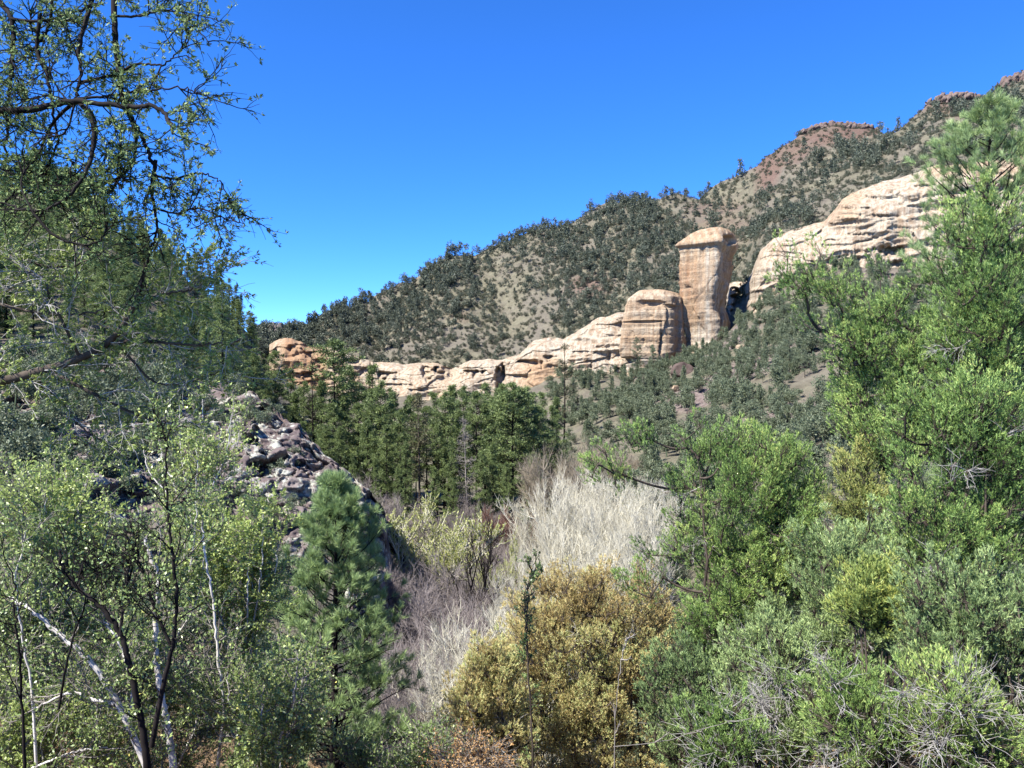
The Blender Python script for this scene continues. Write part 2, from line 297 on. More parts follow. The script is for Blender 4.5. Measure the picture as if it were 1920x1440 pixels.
PROF = {
 -2300: near[:4] + [(20, -5), (45, 14), (80, 34), (180, 75), (260, 88), (420, 70), (900, 10)],
 -900: near[:4] + [(20, -8.5), (42, zz(42, 860)), (70, zz(70, 520)), (180, zz(180, 290)), (250, zz(250, 250)), (420, 60), (900, 0)],
 0: near[:4] + [(20, -10.5), (40, zz(40, 950)), (68, zz(68, 665)), (120, zz(120, 500)), (180, zz(180, 375)), (230, zz(230, 345)), (330, 40), (900, -10)],
 130: near[:4] + [(20, -11), (40, zz(40, 960)), (67, zz(67, 675)), (120, zz(120, 520)), (180, zz(180, 395)), (225, zz(225, 372)), (330, 35), (900, -10)],
 250: near[:4] + [(20, -11.5), (40, zz(40, 985)), (66, zz(66, 690)), (120, zz(120, 590)), (170, zz(170, 490)), (215, zz(215, 455)), (300, 20), (900, -10)],
 350: near[:4] + [(20, -11.5), (40, zz(40, 1000)), (64, zz(64, 700)), (85, zz(85, 710)), (120, zz(120, 650)), (165, zz(165, 560)), (205, zz(205, 520)), (280, 5), (400, 0), (900, -20)],
 420: near[:4] + [(20, -11.5), (40, zz(40, 1030)), (61, zz(61, 722)), (75, zz(75, 740)), (120, zz(120, 700)), (160, zz(160, 620)), (200, zz(200, 570)), (260, -5), (380, 10), (900, -20)],
 475: near[:4] + [(20, -11.5), (40, zz(40, 1060)), (57, zz(57, 752)), (69, zz(69, 800)), (115, zz(115, 780)), (160, zz(160, 690)), (195, zz(195, 630)), (235, -3), (400, 27), (900, -20)],
 515: near[:5] + [(40, zz(40, 1080)), (54.5, zz(54.5, 785)), (64, zz(64, 860)), (115, zz(115, 850)), (200, zz(200, 760))] + hill_tail(515),
 560: near[:5] + [(40, zz(40, 1095)), (53, zz(53, 812)), (60, zz(60, 930)), (110, zz(110, 910)), (200, zz(200, 800))] + hill_tail(560),
 630: near[:5] + [(40, zz(40, 1130)), (51, zz(51, 880)), (58, zz(58, 1010)), (110, zz(110, 960)), (200, zz(200, 830))] + hill_tail(630),
 720: near + [(42, zz(42, 1200)), (50, zz(50, 965)), (57, zz(57, 1100)), (110, zz(110, 968)), (200, zz(200, 840))] + hill_tail(720),
 770: near + [(42, -18), (50, -17.6), (57, -17.5), (110, zz(110, 968)), (200, zz(200, 840))] + hill_tail(770),
 900: near + [(50, -18), (110, zz(110, 968)), (200, zz(200, 840))] + hill_tail(900),
 1050: near + [(50, -18), (110, zz(110, 960)), (200, zz(200, 815))] + hill_tail(1050),
 1200: near + [(50, -17), (80, zz(80, 950)), (130, zz(130, 850)), (200, zz(200, 760))] + hill_tail(1200),
 1320: nearR + [(50, -14), (90, zz(90, 900)), (140, zz(140, 800)), (200, zz(200, 725))] + hill_tail(1320),
 1450: nearR + [(50, -13), (90, zz(90, 870)), (140, zz(140, 770)), (200, zz(200, 640))] + hill_tail(1450),
 1600: nearR + [(50, -12), (90, zz(90, 845)), (140, zz(140, 735)), (190, zz(190, 590))] + hill_tail(1600),
 1920: nearR + [(50, -10), (90, zz(90, 800)), (140, zz(140, 690)), (185, zz(185, 560))] + hill_tail(1920),
 4200: nearR[:4] + [(20, -4), (50, 4), (90, 16), (185, 45)] + hill_tail(4200),
}
D_ROWS = np.concatenate([np.linspace(-12, 3, 8), 4 * (900 / 4.0) ** np.linspace(0, 1, 330)])
KEYS = sorted(PROF); tabs = []
for k in KEYS:
    pr = PROF[k]; pr = [(d, z if z is not None else None) for d, z in pr]
    for i, (d, z) in enumerate(pr):
        if z is None:
            a, b = pr[i - 1], pr[i + 1]; pr[i] = (d, lerp(a[1], b[1], (d - a[0]) / (b[0] - a[0])) - 3.0)
    pr = np.array(pr); tabs.append(np.interp(D_ROWS, pr[:, 0], pr[:, 1]))
tabs = np.array(tabs)
PXC = np.arange(-2300, 4201, 10.0)
Z0 = np.zeros((len(D_ROWS), len(PXC)))
ki = np.clip(np.searchsorted(KEYS, PXC, side='right') - 1, 0, len(KEYS) - 2); kt = (PXC - np.array(KEYS)[ki]) / (np.array(KEYS)[ki + 1] - np.array(KEYS)[ki])
Z0 = (tabs[ki] * (1 - kt[:, None]) + tabs[ki + 1] * kt[:, None]).T
# exact hill rows for the columns between the keys
for c, px in enumerate(PXC):
    if 515 < px < 4200:
        ht = hill_tail(px); d0, d3 = ht[0][0], ht[3][0]; ht[2] = (ht[2][0], lerp(ht[1][1], ht[3][1], (ht[2][0] - ht[1][0]) / (ht[3][0] - ht[1][0])) - 3.0)
        hh = np.array(ht); sel = D_ROWS >= d0 - 25; w = smooth(d0 - 25, d0, D_ROWS[sel]); Z0[sel, c] = lerp(Z0[sel, c], np.interp(D_ROWS[sel], hh[:, 0], hh[:, 1]), w)
DE = np.maximum(D_ROWS, 4.0)
XG = (PXC[None] - 960) / F * DE[:, None]; YG = np.broadcast_to(D_ROWS[:, None], XG.shape)
q = np.stack([XG, YG, 0 * XG], -1)
amp = np.clip(YG * 0.010, 0.08, 3.0)
gul = vnoise(np.stack([XG * 0.028 + YG * 0.012, YG * 0.006, 0 * XG], -1), 71); Z0 = Z0 - smooth(270, 320, YG) * 5.0 * (1 - np.abs(gul)) ** 5 - smooth(270, 320, YG) * 1.6 * (1 - np.abs(vnoise(np.stack([XG * 0.08 + YG * 0.03, YG * 0.015, 0 * XG], -1), 73))) ** 4
Z0 = Z0 + amp * 0.8 * fbm(q * 0.035, 4, 3) + np.clip(YG * 0.003, 0.05, 0.9) * fbm(q * 0.22, 3, 9)
def ground_z(x, y):
    y = np.asarray(y, float); x = np.asarray(x, float); px = 960 + F * x / np.maximum(y, 4.0)
    ci = np.clip((px + 2300) / 10.0, 0, len(PXC) - 1.001); c = ci.astype(int); ct = ci - c
    r = np.clip(np.searchsorted(D_ROWS, y, side='right') - 1, 0, len(D_ROWS) - 2); rt = np.clip((y - D_ROWS[r]) / (D_ROWS[r + 1] - D_ROWS[r]), 0, 1)
    return (Z0[r, c] * (1 - ct) + Z0[r, c + 1] * ct) * (1 - rt) + (Z0[r + 1, c] * (1 - ct) + Z0[r + 1, c + 1] * ct) * rt
gme = make_mesh('ground', np.stack([XG, YG, Z0], -1).reshape(-1, 3), grid_faces(*XG.shape), M['ground'], smooth_shade=True)
PYG = 720 - F * Z0 / DE[:, None]; PXG = np.broadcast_to(PXC[None], XG.shape)
red = np.zeros_like(Z0); wob = 0.35 * fbm(q * 0.05, 3, 31)
for (cx, cy, rx, ry, s) in [(1570, 250, 90, 22, 1), (1440, 320, 22, 45, 1), (1800, 195, 90, 22, .8), (1100, 535, 45, 20, .8), (1480, 285, 35, 25, .8), (860, 590, 40, 8, .8), (1370, 430, 60, 25, .5), (1120, 470, 40, 12, .4), (520, 625, 30, 18, .7), (1340, 390, 50, 14, .5)]:
    red = np.maximum(red, 0.75 * s * smooth(1.25, 0.55, np.hypot((PXG - cx) / rx, (PYG - cy) / ry) + wob))
red *= (YG > 250)
tal = smooth(1150, 1300, PXG) * smooth(60, 110, YG) * smooth(0, 14, I(CD, PXG) - YG) * smooth(-0.1, 0.5, fbm(q * 0.05, 3, 51) + 0.25)
tal = np.maximum(tal, smooth(760, 640, PXG) * smooth(36, 44, YG) * smooth(78, 66, YG))
lit = smooth(34, 20, YG) * 0.9
for nme, a in (('red', red), ('talus', tal), ('litter', lit)):
    at = gme.attributes.new(nme, 'FLOAT', 'POINT'); at.data.foreach_set('value', a.ravel().astype(np.float32))
tag(link('ground', gme), kind='structure')

# ------------------------------------------------------------------ rock: cliffs, tower, buttress, outcrops, boulders
def cliff_band(name, label, tab, holes, tintf, slope=0.0, seed=1, lean=10.0, ledge=1.3, rough=2.2, facets=1.6):
    """a body of rock behind the screen band between top and foot lines; thick, its back deep in the hill"""
    tab = np.array(tab, float); px = np.arange(tab[0, 0], tab[-1, 0] + 0.1, 1.5); nF = 100
    top, bot, D = (np.interp(px, tab[:, 0], tab[:, k]) for k in (1, 2, 3))
    top = top + 2.5 * fbm(np.stack([px * 0.05, px * 0, px * 0], -1), 4, seed + 5)
    t = np.linspace(0, 1, nF)[:, None]; py = bot + 14 + (top - bot - 14) * t; PX = np.broadcast_to(px, py.shape)
    y = D + lean * t ** 2 + 5 * smooth(0.86, 1.0, t) ** 2
    qd = np.stack([PX * 0.02, py * 0.02, 0 * PX + seed], -1)
    qq = py + slope * (PX - px[0]) + 7 * fbm(qd * 0.8, 2, seed)
    def led(u): u = u - np.floor(u); return np.where(u < 0.8, u / 0.8, (1 - u) / 0.2)
    y = y - 1.5 * ledge * led(-qq / 26.0) * smooth(-0.1, 0.6, vnoise(qd * np.array([0.7, 2, 1]), seed + 2)) - 0.9 * ledge * led(-qq / 12.3 + 0.3) * smooth(0.0, 0.6, vnoise(qd * np.array([1.2, 3, 1]) + 9, seed + 4)) - 1.0 * (vnoise(np.stack([PX * 0.022 + 0.015 * py, py * 0.05, 0 * PX], -1), seed + 40) > 0.1) * 0.7
    g1_, g2_, fc = voro(np.stack([PX * 0.018, (py + slope * (PX - px[0])) * 0.075, 0 * PX + seed], -1) + 0.25 * fbm(qd * 2, 2, seed + 60)[..., None] * np.array([1, 1, 0]), seed + 61)
    y = y - facets * (fc - 0.5) + 0.7 * smooth(0.03, 0.0, g2_ - g1_) * (fc > 0.45)
    y = y - rough * fbm(qd, 5, seed + 8) - 1.3 * np.abs(vnoise(np.stack([PX * 0.06, py * 0.012, 0 * PX], -1), seed + 12))
    for (hx, hy, rx, ry, dep) in holes:
        dy_ = np.where(py < hy, (py - hy) / (ry * 0.8), (py - hy) / (ry * 2.4)); e = np.hypot((PX - hx) / rx, dy_) + 0.45 * vnoise(qd * 9, seed + 20)
        y = y + 0.8 * dep * smooth(1.1, 0.3, e)
    tint = tintf(PX, py)
    yb = y[-1:]; rows_y = [y]; rows_py = [py]; tint_r = [tint]
    for k, (dy, dpy) in enumerate([(3, 0.8), (8, 3), (16, 9), (30, 30)]):
        rows_y.append(yb + dy); rows_py.append(py[-1:] + dpy); tint_r.append(tint[-1:])
    y = np.vstack(rows_y); py = np.vstack(rows_py); tint = np.vstack(tint_r); PX = np.broadcast_to(px, y.shape)
    edge = smooth(0, 8, np.minimum(PX - px[0], px[-1] - PX)); y = y + (1 - edge) * 10
    v = np.stack([(PX - 960) / F * y, y, (720 - py) / F * y], -1)
    me = make_mesh(name, v.reshape(-1, 3), grid_faces(*y.shape)[:, ::-1], M['sandstone'], tint.ravel())
    return tag(link(name, me), label, 'cliff')
cliff_band('sandstone_cliff', 'long low cream sandstone cliff band with small dark alcoves behind the pine stand',
    [(690, 676, 740, 308), (720, 680, 745, 305), (760, 684, 745, 302), (800, 680, 745, 300), (850, 688, 745, 297), (900, 672, 745, 294), (940, 672, 745, 291), (975, 665, 745, 288), (1000, 640, 745, 286), (1030, 634, 745, 285), (1055, 636, 730, 284), (1075, 625, 712, 282), (1120, 596, 702, 278), (1160, 586, 700, 275), (1200, 580, 700, 274)],
    [(800, 690, 16, 9, 7), (835, 690, 26, 6, 6), (890, 697, 20, 5, 5), (937, 700, 12, 18, 8), (945, 684, 6, 10, 5), (720, 700, 20, 6, 5), (1000, 678, 26, 5, 5), (1090, 660, 30, 2.5, 1.5), (1030, 668, 14, 3, 3)],
    lambda X, Y: 0.02 + 0.65 * smooth(955, 1010, X) * smooth(1060, 1030, X) * smooth(660, 690, Y) + 0.2 * smooth(860, 830, X) * smooth(790, 810, X), 0.12, 4, 10, 1.2, 1.4, 1.3)
cliff_band('sandstone_cliff', 'rust orange broken sandstone cliff at the far left above the pines',
    [(505, 646, 720, 318), (525, 634, 722, 317), (545, 636, 724, 316), (575, 646, 728, 315), (610, 652, 733, 313), (650, 662, 738, 311), (700, 680, 742, 309)],
    [(548, 650, 8, 5, 2), (600, 676, 12, 5, 4), (580, 700, 14, 5, 4), (640, 690, 20, 6, 5), (668, 676, 14, 4, 4)],
    lambda X, Y: 0.15 + 0.75 * smooth(515, 540, X) * smooth(640, 590, X) + 0.15 * np.sin(X * 0.2), 0.1, 17, 12, 1.2, 2.6, 3.6)
cliff_band('sandstone_cliff', 'large smooth cream sandstone cliff climbing to the right of the rock tower',
    [(1362, 532, 640, 274), (1385, 528, 640, 273), (1398, 526, 625, 268), (1408, 512, 610, 262), (1425, 470, 595, 257), (1450, 446, 585, 254), (1480, 434, 560, 252), (1515, 425, 540, 250), (1545, 416, 520, 248), (1560, 400, 520, 247), (1580, 372, 520, 245), (1600, 360, 520, 244), (1650, 342, 520, 240), (1700, 328, 520, 237), (1755, 312, 520, 234), (1800, 306, 520, 231), (1870, 300, 520, 228), (1960, 285, 520, 226), (2100, 270, 510, 225), (2400, 258, 490, 225)],
    [(1672, 466, 34, 6, 6), (1660, 404, 26, 2.2, 1.6), (1625, 390, 22, 2, 1.2), (1422, 574, 12, 6, 4), (1690, 490, 25, 5, 4), (1500, 560, 16, 5, 3), (1386, 556, 15, 26, 12), (1735, 348, 24, 3, 2.5), (1470, 452, 24, 2.5, 1.5)],  # hole between tower and cliff added deep so the shadow there turns black
    lambda X, Y: 0.02 + 0.45 * smooth(1500, 1560, X) * smooth(1640, 1580, X) * smooth(440, 400, Y) + 0.4 * smooth(540, 570, Y) * smooth(1490, 1520, X) + 0.3 * smooth(1700, 1760, X) * smooth(340, 320, Y), 0.18, 29, 12, 1.1, 1.0, 1.5)

def lathe_rock(name, label, rows, D, depth, holes, tintf, seed, cat='rock', rough=1.0, ledge=0.6, ex=2.6, rot=0.35, flute=1.0, mat='sandstone', lp=15.0):
    """a free standing body of rock from its left and right edges at each height"""
    rows = np.array(rows, float); py = np.linspace(rows[0, 0], rows[-1, 0], 170); xl = np.interp(py, rows[:, 0], rows[:, 1]); xr = np.interp(py, rows[:, 0], rows[:, 2])
    th = np.linspace(0, 2 * np.pi, 180, endpoint=False); hw = (xr - xl) / 2 / F * D; xc = ((xr + xl) / 2 - 960) / F * D
    a = th - rot; sup = (np.abs(np.cos(a)) ** ex + np.abs(np.sin(a)) ** ex) ** (-1 / ex)
    ux, uy = sup * np.cos(th), sup * np.sin(th); ux = ux / np.max(np.abs(ux)); uy = uy / np.max(np.abs(uy))
    X = xc[:, None] + hw[:, None] * ux; Y = D + hw[:, None] * depth * uy; Z = np.broadcast_to(((720 - py) / F * D)[:, None], X.shape)
    out = nrm(np.stack([ux / np.ones_like(ux), uy * depth, 0 * ux], -1))[None]
    pp = np.stack([X, Y, Z], -1); PXs = 960 + F * X / D; PYs = np.broadcast_to(py[:, None], X.shape)
    def led(u): u = u - np.floor(u); return np.where(u < 0.8, u / 0.8, (1 - u) / 0.2)
    wig = 5 * fbm(pp * 0.06, 2, seed)
    f1, f2, facet = voro(pp * np.array([0.14, 0.14, 0.045]) + 0.12 * fbm(pp * 0.3, 2, seed + 9)[..., None], seed + 30); facet = facet - 0.2 * smooth(0.05, 0.0, f2 - f1)
    d = rough * fbm(pp * 0.16, 5, seed) + ledge * (led(-(PYs + wig) / lp) - 0.5) * (0.4 + 0.6 * np.abs(vnoise(pp * 0.09, seed + 3))) - 0.5 * rough * np.abs(vnoise(pp * np.array([0.5, 0.5, 0.05]), seed + 6)) + flute * (facet - 0.5)
    front = (uy < 0.15)[None]
    for (hx, hy, rx, ry, dep) in holes:
        e = np.hypot((PXs - hx) / rx, (PYs - hy) / ry) + 0.3 * vnoise(pp * 0.5, seed + 20)
        d = d - dep * smooth(1.1, 0.7, e) * front
    env = np.minimum(1, hw / hw.max() * 2.0)[:, None]
    v = pp + out * (d * env)[..., None]
    v = np.concatenate([v.reshape(-1, 3), [[xc[0], D, (720 - rows[0, 0] + 1.0) / F * D]]])
    f = grid_faces(len(py), len(th), True); n = len(py) * len(th); j = np.arange(len(th))
    cap = np.stack([np.full(len(th), n), j, (j + 1) % len(th), (j + 1) % len(th)], -1)
    me = make_mesh(name, v, f[:, ::-1], M[mat], np.append(tintf(PXs, PYs).ravel(), 0.4))
    import bmesh
    bm = bmesh.new(); bm.from_mesh(me); bm.verts.ensure_lookup_table()
    for k in range(len(th)): bm.faces.new((bm.verts[n], bm.verts[k], bm.verts[(k + 1) % len(th)]))
    bm.normal_update(); bm.to_mesh(me); bm.free()
    base = np.array([xc[-1], D, (720 - rows[-1, 0]) / F * D])
    o = link(name, me); tag(o, label, cat); return o
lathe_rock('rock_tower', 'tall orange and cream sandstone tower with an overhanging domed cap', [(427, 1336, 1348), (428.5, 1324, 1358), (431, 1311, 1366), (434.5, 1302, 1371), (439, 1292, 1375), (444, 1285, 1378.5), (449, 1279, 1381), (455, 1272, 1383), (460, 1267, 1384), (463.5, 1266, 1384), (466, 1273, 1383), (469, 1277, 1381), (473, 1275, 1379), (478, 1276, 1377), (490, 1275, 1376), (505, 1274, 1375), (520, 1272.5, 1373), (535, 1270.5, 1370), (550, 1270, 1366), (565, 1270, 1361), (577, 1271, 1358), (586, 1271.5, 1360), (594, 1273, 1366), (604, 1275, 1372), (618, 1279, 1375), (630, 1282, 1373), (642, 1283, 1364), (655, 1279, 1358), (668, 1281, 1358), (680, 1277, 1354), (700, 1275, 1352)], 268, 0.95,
    [(1362, 453, 20, 9, 2.5), (1362, 500, 18, 40, 1.4), (1345, 590, 6, 26, 1.2)],
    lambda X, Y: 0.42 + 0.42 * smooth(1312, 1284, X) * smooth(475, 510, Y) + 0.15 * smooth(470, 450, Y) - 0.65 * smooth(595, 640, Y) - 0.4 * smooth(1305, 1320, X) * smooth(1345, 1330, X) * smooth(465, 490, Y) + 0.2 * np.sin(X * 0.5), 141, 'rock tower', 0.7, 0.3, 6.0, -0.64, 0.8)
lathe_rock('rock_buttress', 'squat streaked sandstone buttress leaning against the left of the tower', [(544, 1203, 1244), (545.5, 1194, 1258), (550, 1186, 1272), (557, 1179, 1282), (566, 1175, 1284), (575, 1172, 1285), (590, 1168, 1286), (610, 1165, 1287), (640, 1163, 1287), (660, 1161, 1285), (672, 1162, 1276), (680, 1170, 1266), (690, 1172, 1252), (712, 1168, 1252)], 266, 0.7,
    [(1212, 572, 26, 7, 1.8), (1250, 578, 20, 4, 1.0), (1232, 640, 2.5, 40, 0.8), (1200, 606, 40, 2.5, 1.0), (1172, 676, 14, 6, 2.5)],
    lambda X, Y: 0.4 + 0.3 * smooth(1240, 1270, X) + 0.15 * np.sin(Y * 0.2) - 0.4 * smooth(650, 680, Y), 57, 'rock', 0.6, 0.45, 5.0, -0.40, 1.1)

def outcrop(name, label, px0, px1, pyt, pyb, D, mat, seed, cell=2.0, amp=2.5, cat='rock'):
    """ragged blocky rock rib: a lobe of rock broken into blocks"""
    px = np.linspace(px0, px1, 90); ph = np.linspace(0, np.pi, 46)[:, None]
    s = (px - px0) / (px1 - px0); hgt = (pyb - pyt) / F * D * np.clip(np.sin(np.pi * np.clip(s, 0.02, 0.98)), 0, 1) ** 0.45
    zb = (720 - pyb) / F * D; X = np.broadcast_to((px - 960) / F * D, (46, 90)); th = hgt * 0.9
    Y = D - np.cos(ph) * th; Z = zb + np.sin(ph) ** 0.7 * hgt - 0.5
    p = np.stack([X, Y, Z], -1); d1, d2, c = voro(p / cell, seed)
    p = p + nrm(np.stack([0 * X, -np.cos(ph) + 0 * X, np.sin(ph) + 0 * X], -1)) * ((c - 0.5) * amp - 0.5 * amp * smooth(0.25, 0.0, d2 - d1))[..., None] + 0.2 * np.stack([fbm(p * 0.6, 3, seed), fbm(p * 0.6, 3, seed + 3), fbm(p * 0.6, 3, seed + 6)], -1)
    me = make_mesh(name, p.reshape(-1, 3), grid_faces(46, 90), M[mat], c.ravel()); return tag(link(name, me), label, cat)
outcrop('rock_outcrop', 'red brown volcanic crag crowning the middle of the skyline', 1497, 1655, 228, 252, 474, 'redrock', 3, 2.4, 3.0)
outcrop('rock_outcrop', 'grey brown rimrock band on the skyline at upper right', 1738, 1862, 174, 196, 452, 'redrock', 5, 2.4, 3.0)
outcrop('rock_outcrop', 'rust coloured crag on the skyline at the right edge', 1868, 1990, 135, 165, 440, 'redrock', 7, 2.4, 3.0)
outcrop('rock_outcrop', 'dark purple grey crag above the rust orange cliff', 492, 548, 607, 640, 392, 'darkrock', 11, 3.0, 3.5)

def left_crag():
    """broken lichen covered ridge on the left canyon side"""
    PX, T = np.meshgrid(np.linspace(-260, 735, 520), np.linspace(0, 1, 230))
    crest = np.interp(PX, [-260, 0, 130, 250, 350, 420, 475, 515, 560, 630, 720, 740], [70, 68, 67, 66, 64, 61, 57, 54.5, 53, 51, 50, 50]) + 1.0
    y = 39 + (crest - 39) * T; x = (PX - 960) / F * y; z = ground_z(x, y)
    p = np.stack([x, y, z], -1)
    d1, d2, c = voro(p / np.array([3.4, 3.4, 1.7]) + 0.35 * np.stack([fbm(p * 0.5, 2, 1), fbm(p * 0.5, 2, 5), fbm(p * 0.5, 2, 7)], -1), 91)
    e1, e2, c2 = voro(p / np.array([0.95, 0.95, 0.6]), 77); n = nrm(np.array([0.25, -0.9, 0.35]))
    b = fbm(p * 0.12, 3, 15)
    h = (c - 0.42) * 2.2 - 0.5 * smooth(0.04, 0.0, d2 - d1) + (c2 - 0.5) * 0.55 - 0.2 * smooth(0.09, 0, e2 - e1) + 1.8 * b + 0.6 * (0.5 - np.abs(fbm(p * 0.9, 5, 33)))
    h = (h + 0.75) * smooth(0, 0.08, T) * smooth(1.0, 0.96, T) * smooth(735, 700, PX) - 0.9 * (1 - smooth(0, 0.06, T)) - 0.8 * smooth(0.97, 1.0, T)
    p = p + n * h[..., None]
    me = make_mesh('rock_crag', p.reshape(-1, 3), grid_faces(*PX.shape), M['lichen'], (0.5 * c + 0.5 * c2).ravel())
    tag(link('rock_crag', me), 'broken grey pink crag blotched with pale lichen on the left canyon side', 'crag')
left_crag()
outcrop('rock_fin', 'dark red rock fin running down the right side of the lichen crag', 520, 755, 800, 960, 53.5, 'redrock', 23, 1.0, 0.8)
bpy.data.objects.remove(bpy.data.objects['rock_fin'])
def fin():
    s = np.linspace(0, 1, 160)[None]; ph = np.linspace(0, 1, 60)[:, None]
    line = crom([P(498, 745, 60), P(545, 800, 57.5), P(600, 845, 55.5), P(660, 905, 53), P(735, 985, 51)], 160)[None]
    w = 1.0; hgt = 3.2 + 0 * s
    a = ph * np.pi * 1.0; off_n = -np.cos(a) * w * (1 + 1.2 * (1 - np.sin(a))); off_z = (np.sin(a) ** 0.6 - 1) * hgt
    p = line + np.stack([0.25 * off_n + 0 * s, off_n + 0 * s, off_z + 0 * s], -1)
    d1, d2, c = voro(p / 0.9, 23); p = p + nrm(np.stack([-0.3 + 0 * p[..., 0], -np.cos(a) + 0 * s, np.sin(a) + 0 * s], -1)) * ((c - 0.5) * 0.7 - 0.3 * smooth(0.2, 0, d2 - d1))[..., None]
    me = make_mesh('rock_fin', p.reshape(-1, 3), grid_faces(60, 160), M['redrock'], c.ravel() * 0.5 + 0.5)
    tag(link('rock_fin', me), 'narrow reddish rock fin running down the right side of the lichen crag', 'rock')
fin()

def boulder(seed, mat):
    rng = np.random.default_rng(seed); n = 26; g = np.linspace(0, np.pi, n)[:, None]; t = np.linspace(0, 2 * np.pi, 40, endpoint=False)[None]
    p = np.stack([np.sin(g) * np.cos(t), np.sin(g) * np.sin(t), np.cos(g) + 0 * t], -1)
    for _ in range(11):
        v = nrm(rng.normal(0, 1, 3)); d = p @ v; c = rng.uniform(0.55, 0.85); p = p - np.maximum(d - c, 0)[..., None] * v
    p = p * (1 + 0.10 * fbm(p * 2.2, 4, seed))[..., None] * np.array([1, 0.85, 0.75])
    return make_mesh('boulder', p.reshape(-1, 3), grid_faces(n, 40, True)[:, ::-1], M[mat], np.full(n * 40, 0.3))
BM = [boulder(k, 'sandstone') for k in range(4)] + [boulder(10 + k, 'redrock') for k in range(2)] + [boulder(20 + k, 'lichen') for k in range(3)]
def on_ground(px, py, d0, d1):
    """where the line of sight first meets the ground"""
    D = np.linspace(d0, d1, 400); z = (720 - py) / F * D; g = ground_z((px - 960) / F * D, D); i = np.argmax(g > z)
    if not (g > z).any(): i = 399
    return np.array([(px - 960) / F * D[i], D[i], g[i]])
for k, (px, py, r, mi, lab) in enumerate([(1215, 785, 17, 0, 'rounded cream boulder low on the talus, below the purple boulder'), (1265, 735, 13, 1, 'tan boulder standing among talus trees under the tower'), (1047, 772, 10, 2, 'small white boulder beside the dark pines at their right edge'), (1280, 705, 24, 4, 'broad purple boulder on the talus below the tower foot'), (1300, 785, 22, 5, 'low purple grey boulder on bare talus between the junipers'), (1390, 660, 14, 3, 'pale slanted boulder on slope below the dark notch'), (1300, 655, 9, 0, 'small cream block fallen at the tower foot'), (1180, 700, 13, 2, 'white block under the overhanging foot of the buttress'), (1510, 690, 16, 4, 'pink grey boulder on bare slope behind the right junipers')]):
    p = on_ground(px, py, 110, 262); o = link('boulder', BM[mi], None, p + np.array([0, 0, 0.25 * r / F * p[1]])); s = r / F * p[1]
    o.scale = (s, s, s * 1.1); o.rotation_euler = (0.2 * k, 0.1, 1.3 * k); tag(o, lab, 'boulder')

# ------------------------------------------------------------------ plants
def clump_sprays(rng, acc, cen, axis, L, R, kt, kb, bl, bw, tint, spread=0.34):
    """flame shaped clumps of little sprays: cen (N,3), axis (N,3), L,R (N,)"""
    N = len(cen); t = rng.uniform(0, 1, (N, kt)); prof = np.sin(np.pi * np.clip(t * 0.85 + 0.12, 0, 1)) ** 0.8
    q = rng.normal(0, 1, (N, kt, 3)); ax = axis[:, None]; q = nrm(q - (q * ax).sum(-1, keepdims=True) * ax)
    rr = np.sqrt(rng.uniform(0.05, 1, (N, kt))) * prof
    p = cen[:, None] + ax * ((t - 0.4) * L[:, None])[..., None] + q * (rr * R[:, None])[..., None]
    d = nrm(ax * 0.9 + q * (rr * 0.7)[..., None] + 0.5 * UP + rng.normal(0, 0.25, p.shape))
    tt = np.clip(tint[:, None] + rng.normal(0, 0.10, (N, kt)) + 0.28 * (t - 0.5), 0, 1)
    p = p.reshape(-1, 3); d = d.reshape(-1, 3); tips = p
    pb = np.repeat(p, kb, 0); db = nrm(np.repeat(d, kb, 0) + rng.normal(0, spread, (len(pb), 3)))
    f = rng.uniform(0, 1, (len(pb), 1)); pb = pb + np.repeat(d, kb, 0) * f * bl * 1.2
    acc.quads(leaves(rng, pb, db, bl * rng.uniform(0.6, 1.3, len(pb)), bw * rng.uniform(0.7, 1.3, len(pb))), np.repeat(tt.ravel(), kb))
    return tips

